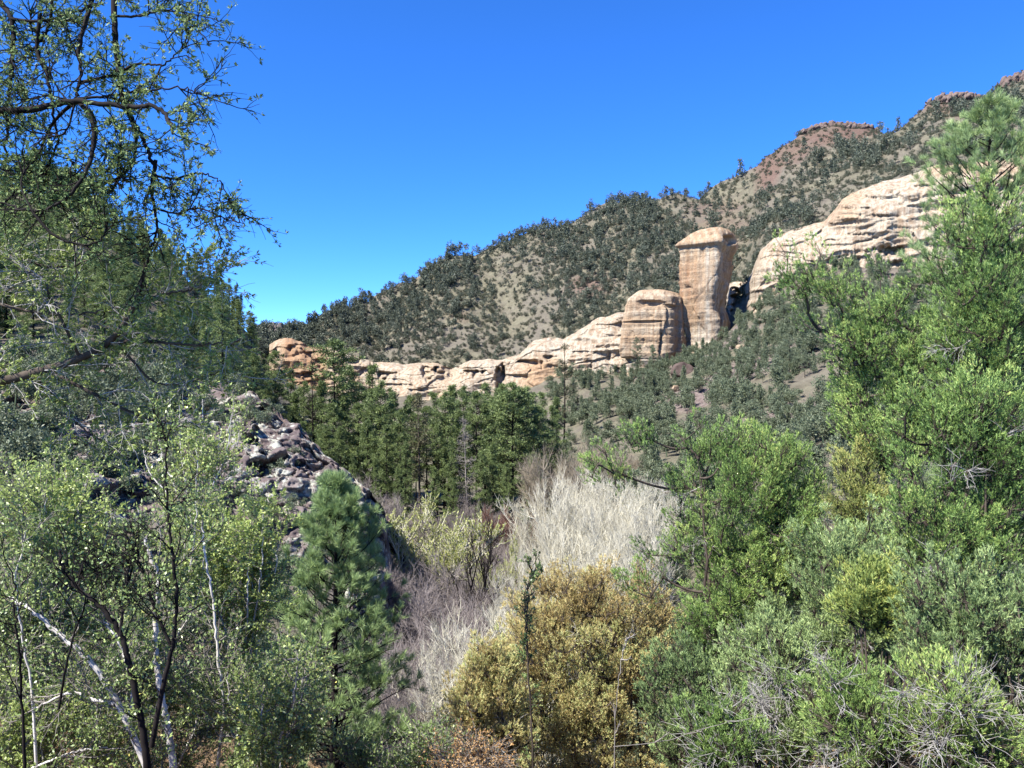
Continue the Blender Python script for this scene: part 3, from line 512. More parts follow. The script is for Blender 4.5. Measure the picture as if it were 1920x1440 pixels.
def juniper(label, box, D, seed, mat='juniper', barkm='bark', base_px=None, dens=1.0, stems=5, dead=22, bl=0.05, bw=0.009, clump=0.35, tint=0.5, kt=46, kb=11, cone=0.18, extra=(), gap=-0.30):
    rng = np.random.default_rng(seed); x0, x1, yt, yb = box; s = D / F
    bx = ((base_px if base_px is not None else (x0 + x1) / 2) - 960) * s; base = np.array([bx, D, float(ground_z(bx, D)) - 0.1])
    cx = ((x0 + x1) / 2 - 960) * s - bx; rx = (x1 - x0) / 2 * s; zt = (720 - yt) * s - base[2]; zb = max((720 - yb) * s - base[2], 0.25); cz = (zt + zb) / 2; rz = (zt - zb) / 2; ry = min(rx, rz * 1.1) * 0.9
    Nc = int(dens * 135 * (rx * rz) ** 0.85 * (0.34 / clump) ** 1.6 + 20)
    d = nrm(rng.normal(0, 1, (Nc * 3, 3))); d[:, 1] -= 0.25; d = nrm(d); r = rng.uniform(0.10, 1, len(d)) ** 0.42
    lump = (0.92 + 0.24 * vnoise(d * 2.3 + seed, seed)) / np.abs(d).max(1) ** 0.4; c = d * (r * lump)[:, None]
    wz = 1 - cone * (c[:, 2] * 0.5 + 0.5); c[:, 0] *= wz; c[:, 1] *= wz
    keep = vnoise(c * 2.1 + 5, seed + 4) > gap; c = c[keep][:Nc]
    axisv = nrm(c * np.array([0.7, 0.7, 0.35]) + np.array([0, 0, 0.75]) + rng.normal(0, 0.22, c.shape))
    cen = c * np.array([rx, ry, rz]) + np.array([cx, 0, cz])
    for (ex, ey, er, en) in extra:                                   # limbs reaching out of the crown
        e = np.array([(ex - 960) * s - bx, rng.uniform(-0.4, 0.2), (720 - ey) * s - base[2]]); k = e + rng.normal(0, er * s, (en, 3)); cen = np.vstack([cen, k]); axisv = np.vstack([axisv, nrm(np.tile([np.sign(e[0] - cx) * 0.6, 0, 0.7], (en, 1)) + rng.normal(0, 0.25, (en, 3)))])
    N = len(cen); root = thing('juniper', label, 'juniper', base)
    cl = clump * rng.uniform(0.7, 1.35, N); fol = Acc(); tc = np.clip(tint + 0.42 * vnoise(cen * 0.9, seed + 7) + rng.normal(0, 0.12, N), 0.02, 0.98)
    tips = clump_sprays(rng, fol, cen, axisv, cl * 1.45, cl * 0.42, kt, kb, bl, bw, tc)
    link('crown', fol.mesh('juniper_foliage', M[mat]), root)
    # stems, then a limb to every clump from the nearest point of a stem
    wood = Acc(); ang = rng.uniform(0, 2 * np.pi, stems); sp = np.stack([np.cos(ang) * rx * 0.45 + cx, np.sin(ang) * ry * 0.45, np.full(stems, cz + rz * 0.45) * rng.uniform(0.8, 1.1, stems)], -1)
    b0 = rng.normal(0, 0.06, (stems, 3)); b0[:, 2] = 0; mid = sp * np.array([0.9, 0.9, 0.45]) + rng.normal(0, 0.15 * rx, (stems, 3)); stm = bez(b0, mid, sp, 12)
    stm[:, 1:-1] += rng.normal(0, 0.025 * rx, stm[:, 1:-1].shape)
    r0 = (0.022 + 0.008 * (zt)) * rng.uniform(0.7, 1.2, stems); wood.tubes(stm, taper(r0, r0 * 0.07, 12, stems), 7)
    al = stm[:, 3:].reshape(-1, 3); na = len(al); node = np.vstack([al, cen]); use = np.zeros(na + N, bool); use[:na] = True; par = np.zeros(N, int)
    dst = np.linalg.norm(cen[:, None] - al[None], axis=-1).min(1)
    for c_ in np.argsort(dst):                                        # each clump hangs on the nearest limb that already exists
        dv = cen[c_] - node; w_ = np.linalg.norm(dv, axis=-1) + 0.7 * np.maximum(0.15 - dv[:, 2], 0); w_[~use] = 1e9; par[c_] = w_.argmin(); use[na + c_] = True
    load = np.ones(N)
    for c_ in np.argsort(dst)[::-1]:
        if par[c_] >= na: load[par[c_] - na] += load[c_]
    a0 = node[par]; rb = 0.0075 * load ** 0.45 + 0.002; ra = np.where(par >= na, np.maximum(rb, 0.8 * 0.0075 * load[np.maximum(par - na, 0)] ** 0.45), rb * 1.3)
    bm_ = (a0 + cen) / 2 + np.stack([0 * cen[:, 0], 0 * cen[:, 0], -0.15 * np.linalg.norm(cen - a0, axis=1)], -1) + rng.normal(0, 0.05, cen.shape)
    br = bez(a0, bm_, cen, 6); wood.tubes(br, taper(np.minimum(ra, 0.045), rb, 6, N), 5)
    ti = tips.reshape(N, kt, 3)[:, ::3]; o0 = np.repeat(cen - axisv * cl[:, None] * 0.05, ti.shape[1], 0); tw = bez(o0, (o0 + ti.reshape(-1, 3)) / 2 + rng.normal(0, 0.02, o0.shape), ti.reshape(-1, 3), 2); wood.tubes(tw, taper(np.full(len(tw), 0.004), 0.002, 2, len(tw)), 3)
    stem_o = link('trunk', wood.mesh('juniper_wood', M[barkm], True), root)
    if dead:
        nd = max(4, dead // 2); i = rng.integers(0, len(al), nd); s0 = al[i]; dv = nrm(s0 * np.array([1.0, 1, 0]) - np.array([cx, 0, 0]) + rng.normal(0, 0.5, s0.shape) + np.array([0, -0.5, 0.1]))
        g1 = grow(rng, s0, dv, rng.uniform(0.5, 1.0, nd) * rx * 0.8, 7, 0.2, 0.04)
        for k in range(nd):
            a = Acc(); a.tubes(g1[k:k + 1], taper([0.008], 0.0025, 7, 1), 4)
            st, dr, fr, _ = spawn(rng, g1[k:k + 1], 12, 0.2, 0.98, 0.7); g2 = grow(rng, st, dr, rng.uniform(0.15, 0.5, len(st)) * (1.1 - fr * 0.5), 4, 0.25, 0.05); a.tubes(g2, taper(np.full(len(g2), 0.004), 0.0015, 4, len(g2)), 3)
            st, dr, fr, _ = spawn(rng, g2, 4, 0.3, 1, 0.6); g3 = grow(rng, st, dr, rng.uniform(0.06, 0.25, len(st)), 2, 0.2); a.tubes(g3, taper(np.full(len(g3), 0.0028), 0.0012, 2, len(g3)), 3)
            link('dead_branch', a.mesh('juniper_dead_branch', M['dead']), stem_o)
    return root

def near_pine(label, px, yt, D, seed, half, base_py=None, mat='near_pine', c0=0.12, nb=85, tuft=26, nl=0.16, prof=None, lean=0.0, kt=6):
    rng = np.random.default_rng(seed); s = D / F; x = (px - 960) * s; base = np.array([x, D, float(ground_z(x, D)) - 0.1]); H = (720 - yt) * s - base[2]; Rm = half * s
    root = thing('pine_tree', label, 'pine', base); wood = Acc(); fol = Acc()
    tr = grow(rng, [[0, 0, 0]], [[lean, 0, 1]], [H * 0.99], 14, 0.012, 0.15); wood.tubes(tr, taper([0.012 * H + 0.04], [0.012], 14, 1), 9)
    h = c0 + (1 - c0) * (np.arange(nb) + rng.uniform(0, 1, nb)) / nb; az = np.arange(nb) * 2.4 + rng.normal(0, 0.5, nb)
    f = (h - c0) / (1 - c0); R = Rm * (np.interp(f, *prof) if prof else np.interp(f, [0, 0.25, 0.6, 0.9, 1], [0.85, 1.0, 0.66, 0.26, 0.06])) * rng.uniform(0.65, 1.12, nb)
    xi = h * 14; i = np.minimum(xi.astype(int), 13); p0 = lerp(tr[0][i], tr[0][i + 1], (xi - i)[:, None])
    dv = np.stack([np.cos(az), np.sin(az), 0.15 + 0.55 * f + rng.normal(0, 0.12, nb)], -1)
    br = grow(rng, p0, dv, R, 8, 0.07, 0.045); rb = 0.006 + 0.010 * R; wood.tubes(br, taper(rb, rb * 0.3, 8, nb), 5)
    st, dr, fr, pi = spawn(rng, br, kt, 0.3, 1.0, 0.75); dr = nrm(dr + 0.25 * UP); sb = grow(rng, st, dr, R[pi] * 0.36 * (1.15 - fr * 0.6) + 0.06, 4, 0.14, 0.08); wood.tubes(sb, taper(np.full(len(sb), 0.006), 0.003, 4, len(sb)), 3)
    st2, dr2, _, _ = spawn(rng, sb, 2, 0.35, 0.9, 0.6); tw = grow(rng, st2, nrm(dr2 + 0.3 * UP), np.full(len(st2), 0.16), 2, 0.15, 0.1); wood.tubes(tw, taper(np.full(len(tw), 0.004), 0.0025, 2, len(tw)), 3)
    ends = np.vstack([sb[:, -1], tw[:, -1], br[:, -1]]); ed = nrm(np.vstack([sb[:, -1] - sb[:, -2], tw[:, -1] - tw[:, -2], br[:, -1] - br[:, -2]]))
    K = len(ends); pb = np.repeat(ends, tuft, 0) - np.repeat(ed, tuft, 0) * rng.uniform(0, 0.12, (K * tuft, 1)); db = nrm(np.repeat(ed, tuft, 0) * 0.9 + 0.25 * UP + rng.normal(0, 0.42, pb.shape))
    tt = np.clip(0.5 + 0.25 * vnoise(ends * 1.1, seed) + rng.normal(0, 0.14, K), 0, 1)
    fol.quads(leaves(rng, pb, db, nl * rng.uniform(0.7, 1.2, len(pb)), np.full(len(pb), 0.0085), 0.5), np.repeat(tt, tuft))
    link('crown', fol.mesh('near_pine_needles', M[mat]), root); link('trunk', wood.mesh('near_pine_wood', M['bark_dark'], True), root); return root

def far_pine_mesh(seed, H, Rm, c0, prof, mat, nb=75, kc=5, kl=30, bare=False, barkm='bark_dark'):
    rng = np.random.default_rng(seed); wood = Acc(); fol = Acc()
    tr = grow(rng, [[0, 0, -0.5]], [[0, 0, 1]], [H + 0.4], 12, 0.01, 0.1); wood.tubes(tr, taper([0.011 * H], [0.03], 12, 1), 7)
    h = c0 + (1 - c0) * rng.uniform(0, 1, nb); f = (h - c0) / (1 - c0); R = Rm * np.interp(f, *prof) * rng.uniform(0.6, 1.15, nb); az = rng.uniform(0, 2 * np.pi, nb)
    xi = h * 12; i = np.minimum(xi.astype(int), 11); p0 = lerp(tr[0][i], tr[0][i + 1], (xi - i)[:, None])
    br = grow(rng, p0, np.stack([np.cos(az), np.sin(az), 0.05 + 0.35 * f + rng.normal(0, 0.12, nb)], -1), R, 6, 0.08, 0.03); wood.tubes(br, taper(np.full(nb, 0.06), 0.02, 6, nb), 3)
    if bare:
        st, dr, fr, _ = spawn(rng, br, 9, 0.2, 1, 0.8); g = grow(rng, st, dr, rng.uniform(0.4, 1.1, len(st)), 3, 0.2, -0.05); wood.tubes(g, taper(np.full(len(g), 0.035), 0.015, 3, len(g)), 3)
        return None, wood.mesh('snag_wood', M[barkm])
    fr = rng.uniform(0.35, 1.02, (nb, kc)); x = np.minimum(fr, 0.999) * 6; i = x.astype(int); r = np.arange(nb)[:, None]
    c = lerp(br[r, i], br[r, i + 1], (x - i)[..., None]).reshape(-1, 3) + rng.normal(0, 0.22, (nb * kc, 3)) * np.array([1, 1, 0.6]); K = len(c)
    d = nrm(rng.normal(0, 1, (K * kl, 3)) + np.array([0, 0, 0.45])); pb = np.repeat(c, kl, 0) + d * rng.uniform(0.0, 0.35, (K * kl, 1)) * np.array([1.2, 1.2, 0.7])
    tt = np.clip(0.5 + 0.2 * vnoise(c * 0.5, seed) + rng.normal(0, 0.14, K), 0, 1)
    fol.quads(leaves(rng, pb, d, rng.uniform(0.22, 0.46, len(pb)), rng.uniform(0.07, 0.13, len(pb))), np.repeat(tt, kl))
    return fol.mesh('pine_crown', M[mat]), wood.mesh('pine_wood', M[barkm], True)

def bare_mesh(seed, H, Rm, mat, stems=6, k1=9, k2=7, k3=5, r0=0.07, rt=0.012, up=0.12, spread=0.35, leafmat=None, leafn=0, lsize=0.10, wob=0.12):
    rng = np.random.default_rng(seed); a = Acc(); az = rng.uniform(0, 2 * np.pi, stems)
    d0 = np.stack([np.cos(az) * spread, np.sin(az) * spread, np.ones(stems)], -1) + rng.normal(0, 0.1, (stems, 3))
    g0 = grow(rng, rng.normal(0, 0.12 * Rm, (stems, 3)) * np.array([1, 1, 0]), d0, H * rng.uniform(0.72, 1.0, stems), 10, wob * 0.6, 0.03); a.tubes(g0, taper(np.full(stems, r0), r0 * 0.2, 10, stems), 5)
    st, dr, fr, _ = spawn(rng, g0, k1, 0.25, 0.95, 0.65); g1 = grow(rng, st, dr, Rm * rng.uniform(0.5, 0.95, len(st)) * (1.15 - 0.65 * fr), 6, wob, up); a.tubes(g1, taper(np.full(len(g1), r0 * 0.38), rt, 6, len(g1)), 4)
    st, dr, fr, _ = spawn(rng, g1, k2, 0.2, 1, 0.6); g2 = grow(rng, st, dr, Rm * rng.uniform(0.18, 0.42, len(st)), 4, wob, up); a.tubes(g2, taper(np.full(len(g2), rt * 1.3), rt * 0.7, 4, len(g2)), 3)
    last = g2
    if k3:
        st, dr, fr, _ = spawn(rng, g2, k3, 0.2, 1, 0.5); last = grow(rng, st, dr, Rm * rng.uniform(0.08, 0.22, len(st)), 2, wob, up); a.tubes(last, taper(np.full(len(last), rt * 0.8), rt * 0.45, 2, len(last)), 3)
    fol = None
    if leafn:
        st, dr, fr, pi = spawn(rng, last, leafn, 0.1, 1, 0.6); b = Acc(); b.quads(leaves(rng, st, nrm(dr + 0.2 * UP), lsize * rng.uniform(0.6, 1.3, len(st)), lsize * 0.45 * rng.uniform(0.7, 1.3, len(st))), np.clip(0.5 + 0.25 * vnoise(st * 0.6, seed) + rng.normal(0, 0.12, len(st)), 0, 1)); fol = b.mesh('leaves', M[leafmat])
    return a.mesh('bare_wood', M[mat]), fol

def hill_tree_mesh(seed, kind, mat, nc=30, kl=14, ls=1.0):
    """about 1 m wide and 1 m tall unit tree, scaled where it stands"""
    rng = np.random.default_rng(seed); b = Acc(); d = nrm(rng.normal(0, 1, (nc, 3))); r = rng.uniform(0.2, 1, nc) ** 0.5
    if kind == 'cone':
        z = rng.uniform(0.1, 1.0, nc) ** 1.15; rad = 0.40 * (1.04 - z) ** 0.75 * rng.uniform(0.35, 1, nc); c = np.stack([d[:, 0] * rad, d[:, 1] * rad, z * 0.95], -1); sz = 0.15
    elif kind == 'low':
        c = d * r[:, None] * np.array([0.42, 0.42, 0.28]) + np.array([0, 0, 0.32]); sz = 0.17
    else:
        k = 5; lc = rng.normal(0, 1, (k, 3)) * np.array([0.2, 0.2, 0.17]) + np.array([0, 0, 0.52]); lr = rng.uniform(0.14, 0.27, k); j = rng.integers(0, k, nc)
        c = lc[j] + d * (r * lr[j])[:, None]; c[:, 2] = np.maximum(c[:, 2], 0.08); sz = 0.14
    e = nrm(rng.normal(0, 1, (nc * kl, 3)) + np.array([0, 0, 0.4])); p = np.repeat(c, kl, 0) + e * rng.uniform(0.0, 0.7, (nc * kl, 1)) * sz
    b.quads(leaves(rng, p, e, ls * sz * rng.uniform(0.45, 0.95, len(p)), ls * sz * rng.uniform(0.25, 0.5, len(p))), np.repeat(np.clip(rng.normal(0.5, 0.16, nc) + 0.35 * (c[:, 2] - 0.5) * 0, 0, 1), kl))
    tr = grow(rng, [[0, 0, -0.12]], [[0.1, 0, 1]], [0.75], 4, 0.1); b.tubes(tr, taper([0.03], [0.01], 4, 1), 4, np.array([0.05]))
    return b.mesh('hill_tree', M[mat])

# ------------------------------------------------------------------ hillside trees
rngH = np.random.default_rng(5)
HT = {'round': [hill_tree_mesh(100 + k, 'round', 'hill') for k in range(6)], 'cone': [hill_tree_mesh(120 + k, 'cone', 'hill') for k in range(5)], 'low': [hill_tree_mesh(140 + k, 'low', 'scrub', 14, 14) for k in range(4)], 'talus': [hill_tree_mesh(160 + k, 'round', 'talus', 80, 26, 0.62) for k in range(6)], 'talus_cone': [hill_tree_mesh(180 + k, 'cone', 'talus', 70, 26, 0.62) for k in range(4)]}
def place(me, name, p, w, h, rz, lab, cat, group):
    o = link(name, me, None, p); o.scale = (w, w, h); o.rotation_euler[2] = rz; return tag(o, lab, cat, group)
n = 15000; px = rngH.uniform(470, 2080, n); u = rngH.uniform(0, 1, n) ** 0.9
dlo = I(CD, px) + 14; dhi = I(RIDGE_D, px) + 1.0; D = lerp(dlo, dhi, u); X = (px - 960) / F * D; Zh = ground_z(X, D); py = 720 - F * Zh / D
dn = vnoise(np.stack([X * 0.03, D * 0.018, 0 * X], -1), 66) * 0.5 + 0.5; up_ = np.clip((py - I(RIDGE, px)) / 250, 0, 1)
acc_p = []
want = np.where(px < 1350, 0.17 + 0.55 * smooth(0.32, 0.70, dn), 0.04 + 0.36 * smooth(0.36, 0.72, dn)) * (D / 400) ** 1.0
keep = rngH.uniform(0, 1, n) < want; redv = np.zeros(n)
for (cx, cy, rx, ry) in [(1440, 320, 22, 42), (1570, 252, 75, 14), (1480, 285, 25, 20)]: keep &= np.hypot((px - cx) / rx, (py - cy) / ry) > 1
px, D, X, Zh, py, dn = (a[keep] for a in (px, D, X, Zh, py, dn)); n = len(px)
big = rngH.uniform(0, 1, n) ** 3.0; nearridge = smooth(120, 20, py - I(RIDGE, px)); size = (1.25 + 5.2 * big + 0.9 * nearridge * dn) * np.where(px > 1300, 1.22, 1.0)
shp = np.where(rngH.uniform(0, 1, n) < 0.24, 'cone', 'round'); order = np.argsort(-size / D)
cnt = {'round': 0, 'cone': 0}; stuff = Acc(); pts_cache = {}
def mesh_np(me):
    if me.name not in pts_cache:
        v = np.empty(len(me.vertices) * 3, np.float32); me.vertices.foreach_get('co', v); f = np.empty(len(me.loops), np.int32); me.loops.foreach_get('vertex_index', f); t = np.empty(len(me.vertices), np.float32); me.attributes['tint'].data.foreach_get('value', t)
        pts_cache[me.name] = (v.reshape(-1, 3), f.reshape(-1, 4), t)
    return pts_cache[me.name]
def region(px, py):
    if py - np.interp(px, RIDGE[:, 0], RIDGE[:, 1]) < 14: return 'on the skyline of the big hill'
    if px > 1390: return 'on the slope above the large smooth cliff'
    if px > 1040: return 'on the slope behind the rock tower'
    return 'on the lower left slope of the big hill'
for i in order:
    k = shp[i]; me = HT[k][int(rngH.integers(len(HT[k])))]; w = size[i] * rngH.uniform(0.85, 1.15); hgt = w * (rngH.uniform(1.0, 1.3) if k == 'cone' else rngH.uniform(0.85, 1.25)); rz = rngH.uniform(0, 6.28)
    if cnt[k] < 285:
        cnt[k] += 1; reg = region(px[i], py[i])
        if k == 'cone': place(me, 'pinyon_pine', (X[i], D[i], Zh[i]), w, hgt, rz, 'dark pointed pinyon pine ' + reg, 'pinyon pine', 'pinyon pines ' + reg)
        else: place(me, 'juniper_tree', (X[i], D[i], Zh[i]), w, hgt, rz, 'dark rounded juniper tree ' + reg, 'juniper tree', 'juniper trees ' + reg)
    else:
        v, f, t = mesh_np(me); c, s = math.cos(rz), math.sin(rz); vv = np.stack([(v[:, 0] * c - v[:, 1] * s) * w + X[i], (v[:, 0] * s + v[:, 1] * c) * w + D[i], v[:, 2] * hgt + Zh[i]], -1); stuff.add(vv, f, t)
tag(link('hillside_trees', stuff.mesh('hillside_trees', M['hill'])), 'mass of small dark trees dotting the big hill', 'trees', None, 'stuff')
# low pale scrub between them
scr = Acc(); n2 = 9000; px = rngH.uniform(470, 2080, n2); D = lerp(I(CD, px) + 12, I(RIDGE_D, px) + 0.5, rngH.uniform(0, 1, n2)); X = (px - 960) / F * D; Zh = ground_z(X, D)
for i in range(n2):
    v, f, t = mesh_np(HT['low'][i % 4]); w = rngH.uniform(1.1, 3.2); c, s = math.cos(i), math.sin(i)
    scr.add(np.stack([(v[:, 0] * c - v[:, 1] * s) * w + X[i], (v[:, 0] * s + v[:, 1] * c) * w + D[i], v[:, 2] * w * 0.9 + Zh[i]], -1), f, t)
tag(link('hillside_scrub', scr.mesh('hillside_scrub', M['scrub'])), 'low grey green scrub covering the big hill', 'scrub', None, 'stuff')

# trees on the talus right of the pine stand and under the cliffs
n = 1900; px = rngH.uniform(1030, 2000, n); D = lerp(75, I(CD, px) - 2, rngH.uniform(0, 1, n) ** 0.7); X = (px - 960) / F * D; Zh = ground_z(X, D); py = 720 - F * Zh / D
k_ = np.ones(n, bool)
for (cx, cy, rx, ry) in [(1430, 735, 30, 20), (1530, 740, 45, 30), (1290, 790, 30, 14), (1575, 660, 20, 30), (1290, 705, 26, 12)]: k_ &= np.hypot((px - cx) / rx, (py - cy) / ry) > 1
k_ &= rngH.uniform(0, 1, n) < 0.62 + 0.38 * vnoise(np.stack([X * 0.06, D * 0.06, 0 * X], -1), 12)
n_oak = n_young = 0; tstuff = Acc()
for i in sorted(np.nonzero(k_)[0], key=lambda i: D[i]):
    con = rngH.uniform() < 0.33; w = rngH.uniform(2.2, 4.8) * (0.75 if con else 1.0); hgt = w * (rngH.uniform(1.2, 1.8) if con else rngH.uniform(0.75, 1.15)); hgt = min(hgt, (Zh[i] - zz(D[i], I(CB, px[i]) - 6)) * -1 + 3.5) if py[i] < I(CB, px[i]) + 45 else hgt
    hgt = max(hgt, 1.5); side = 'below the tower and buttress' if px[i] < 1390 else 'below the large smooth cliff'
    me = HT['talus_cone'][i % 4] if con else HT['talus'][i % 6]
    if (n_young if con else n_oak) >= 285:
        v, f, t = mesh_np(me); tstuff.add(v * np.array([w, w, hgt]) + np.array([X[i], D[i], Zh[i]]), f, t); continue
    if con: n_young += 1
    else: n_oak += 1
    if con: place(HT['talus_cone'][i % 4], 'talus_pine', (X[i], D[i], Zh[i]), w, hgt, i, 'grey green young pine on the talus ' + side, 'young pine', 'young pines on the talus ' + side)
    else: place(HT['talus'][i % 6], 'scrub_oak', (X[i], D[i], Zh[i]), w, hgt, i, 'bushy grey green oak on the talus ' + side, 'scrub oak', 'scrub oaks on the talus ' + side)

if tstuff.n: tag(link('talus_scrub', tstuff.mesh('talus_scrub', M['talus'])), 'far small bushes on the talus', 'scrub', None, 'stuff')

# ------------------------------------------------------------------ pine stand and left canyon side
PR_A = ([0, 0.2, 0.5, 0.8, 1], [0.45, 0.85, 1.0, 0.7, 0.12]); PR_B = ([0, 0.3, 0.7, 1], [0.7, 1.0, 0.55, 0.06]); PR_U = ([0, 0.3, 0.6, 0.85, 1], [0.3, 0.75, 1.0, 0.85, 0.3])
PINES = [far_pine_mesh(200, 20, 3.8, 0.36, PR_A, 'pine'), far_pine_mesh(201, 20, 3.6, 0.15, PR_B, 'pine'), far_pine_mesh(202, 20, 3.9, 0.42, PR_A, 'pine', 85), far_pine_mesh(203, 20, 3.5, 0.08, PR_B, 'pine', 100), far_pine_mesh(204, 20, 4.0, 0.15, PR_A, 'pine', 100)]
UMB = far_pine_mesh(210, 20, 3.6, 0.52, PR_U, 'pine', 60); BROWN = far_pine_mesh(211, 20, 2.7, 0.38, PR_A, 'brown_pine', 75, 3, 16, False, 'bark'); SNAG = far_pine_mesh(212, 20, 3.0, 0.10, PR_B, 'pine', 90, 4, 20, True, 'bark_grey'); BROADP = far_pine_mesh(213, 20, 4.6, 0.22, PR_A, 'pine', 150, 5, 26)
POLE = far_pine_mesh(214, 20, 1.0, 0.35, PR_A, 'pine', 30, 4, 20, True, 'bark_dark'); THIN = far_pine_mesh(215, 20, 2.9, 0.25, PR_B, 'brown_pine', 40, 3, 12)
def stand(meshes, name, cat, px, yt, D, lab, group=None, wide=1.0, sink=0.0):
    x = (px - 960) / F * D; z = float(ground_z(x, D)) - sink; H = (720 - yt) / F * D - z; s = H / 20.0
    r = thing(name, lab, cat, (x, D, z), group, px * 0.37); r.scale = (s * wide, s * wide, s)
    if meshes[0]: link('crown', meshes[0], r)
    link('trunk', meshes[1], r); return r
stand(UMB, 'pine_tree', 'pine', 628, 645, 122, 'tall flat crowned pine standing above the left of the pine stand', None, 1.15)
stand(BROWN, 'pine_tree', 'pine', 787, 742, 99, 'brownish half dead pine with a bare pink trunk in mid stand', None, 1.05)
stand(SNAG, 'dead_pine', 'dead tree', 876, 785, 98, 'silvery grey dead pine in front of the green stand', None, 1.0)
stand(BROADP, 'pine_tree', 'pine', 962, 722, 104, 'broad bushy dark green pine at the right end of the stand', None, 1.15)
stand(POLE, 'dead_pine', 'dead tree', 588, 668, 118, 'thin bare pole pine left of the flat crowned pine', None, 0.9)
stand(THIN, 'pine_tree', 'pine', 1058, 640, 175, 'thin sparse dark pine in front of the orange cliff foot', None, 1.0)
gl = ('dark green pine packed in the pine stand below the pale cliff', 'pines of the dense stand')
for k, (px, yt, D, wd) in enumerate([(515, 660, 150, 1.1), (545, 690, 135, 1.0), (572, 720, 128, .9), (605, 715, 118, .95), (655, 690, 130, 1.0), (672, 760, 112, .9), (700, 683, 116, 1.0), (712, 720, 108, .85), (735, 735, 122, .9), (752, 770, 104, .8), (770, 745, 120, .9), (812, 735, 122, .9), (832, 740, 108, .8), (848, 722, 125, .9), (870, 728, 118, .9), (893, 738, 108, .8), (910, 718, 121, 1.0), (930, 735, 110, .9), (945, 720, 124, 1.0), (990, 742, 112, .9), (1008, 765, 106, .8), (1015, 735, 128, .9), (985, 730, 122, .9), (640, 800, 100, .9), (690, 790, 102, .85), (725, 800, 100, .8), (845, 820, 98, .7), (820, 800, 106, .8), (925, 830, 97, .7), (905, 850, 96, .7), (1000, 850, 96, .75), (540, 760, 118, .95), (500, 730, 135, 1.0), (565, 790, 108, .9), (610, 800, 104, .9), (470, 705, 150, 1.1), (1035, 760, 125, .8), (780, 800, 116, .9), (862, 770, 116, .9), (760, 830, 97, .7), (950, 870, 94, .6), (985, 895, 92, .55), (520, 700, 128, 1.1), (555, 735, 122, 1.1), (590, 745, 128, 1.0), (625, 760, 110, 1.0), (648, 740, 120, 1.0), (685, 730, 126, 1.0), (718, 760, 130, 1.0), (760, 765, 128, 1.0), (800, 765, 118, 1.0), (835, 775, 122, 1.0), (880, 770, 124, 1.0), (915, 775, 124, 1.0), (950, 780, 120, 1.0), (975, 790, 118, 1.0), (660, 850, 96, .8), (595, 850, 98, .8), (705, 860, 95, .75), (745, 880, 94, .7), (815, 880, 94, .7), (480, 760, 130, 1.0), (1020, 800, 118, .9), (1045, 745, 140, 1.0), (850, 900, 92, .6)]):
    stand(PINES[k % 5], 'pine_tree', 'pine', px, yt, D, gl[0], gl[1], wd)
TP = [far_pine_mesh(240 + k, 20, 4.2, 0.18, PR_A if k % 2 else PR_B, 'talus', 60, 5, 24) for k in range(4)]
rt = np.random.default_rng(15)
for k in range(46):
    px = rt.uniform(1060, 1640)
    if 1245 < px < 1415: continue
    p = on_ground(px, rt.uniform(650, 800) - 0.16 * (px - 1060), 100, I(CD, px) - 4); py = 720 - F * p[2] / p[1]
    stand(TP[k % 4], 'pine_tree', 'pine', px, py - rt.uniform(42, 78), p[1], 'grey green slender pine standing above the oaks of the talus', 'slender pines on the talus', rt.uniform(0.8, 1.1))
# left hillside: pines and firs above the crag
rl = np.random.default_rng(77); nL = 0
FIRS = [far_pine_mesh(230 + k, 20, 3.0, 0.05, ([0, 0.1, 0.5, 1], [0.8, 1.0, 0.6, 0.05]), 'pine', 90, 4, 24) for k in range(3)]
for k in range(760):
    px = rl.uniform(-420, 505); D = rl.uniform(66, 232); x = (px - 960) / F * D; z = float(ground_z(x, D)); py = 720 - F * z / D
    if D > 225 or (px > 430 and D < 90): continue
    if rl.uniform() > 0.62 or (px < -150 and rl.uniform() < .5): continue
    H = rl.uniform(4.5, 9.5) if D < 150 else rl.uniform(6, 10.5); i = int(rl.integers(5)); fir = k % 2
    r = thing('fir_tree', 'narrow dark fir on the steep left canyon side', 'fir', (x, D, z - 0.2), 'firs on the left canyon side', k) if fir else thing('pine_tree', 'dark rounded pine on the steep left canyon side', 'pine', (x, D, z - 0.2), 'pines on the left canyon side', k)
    s = H / 20; r.scale = (s * 1.25, s * 1.25, s); q_ = FIRS[i % 3] if fir else PINES[i]; link('crown', q_[0], r); link('trunk', q_[1], r); nL += 1

rk = np.random.default_rng(31)
for k in range(290):
    px = rk.uniform(-200, 560) if k < 230 else rk.uniform(420, 700); D = rk.uniform(41, 66); x = (px - 960) / F * D; z = float(ground_z(x, D)); py = 720 - F * z / D
    if px > 400 and k < 230 and rk.uniform() < 0.72: continue
    if D > np.interp(px, [-260, 350, 475, 560, 720], [69, 63, 56, 52, 49]): continue
    w = rk.uniform(0.8, 2.2) * (1.5 if px < 330 else 0.8); o = place(HT['talus'][k % 6], 'crag_shrub', (x, D - 0.5, z + 0.3), w, w * rk.uniform(0.7, 1.1), k, 'grey green shrub rooted on the lichen crag', 'shrub', 'shrubs on the lichen crag')

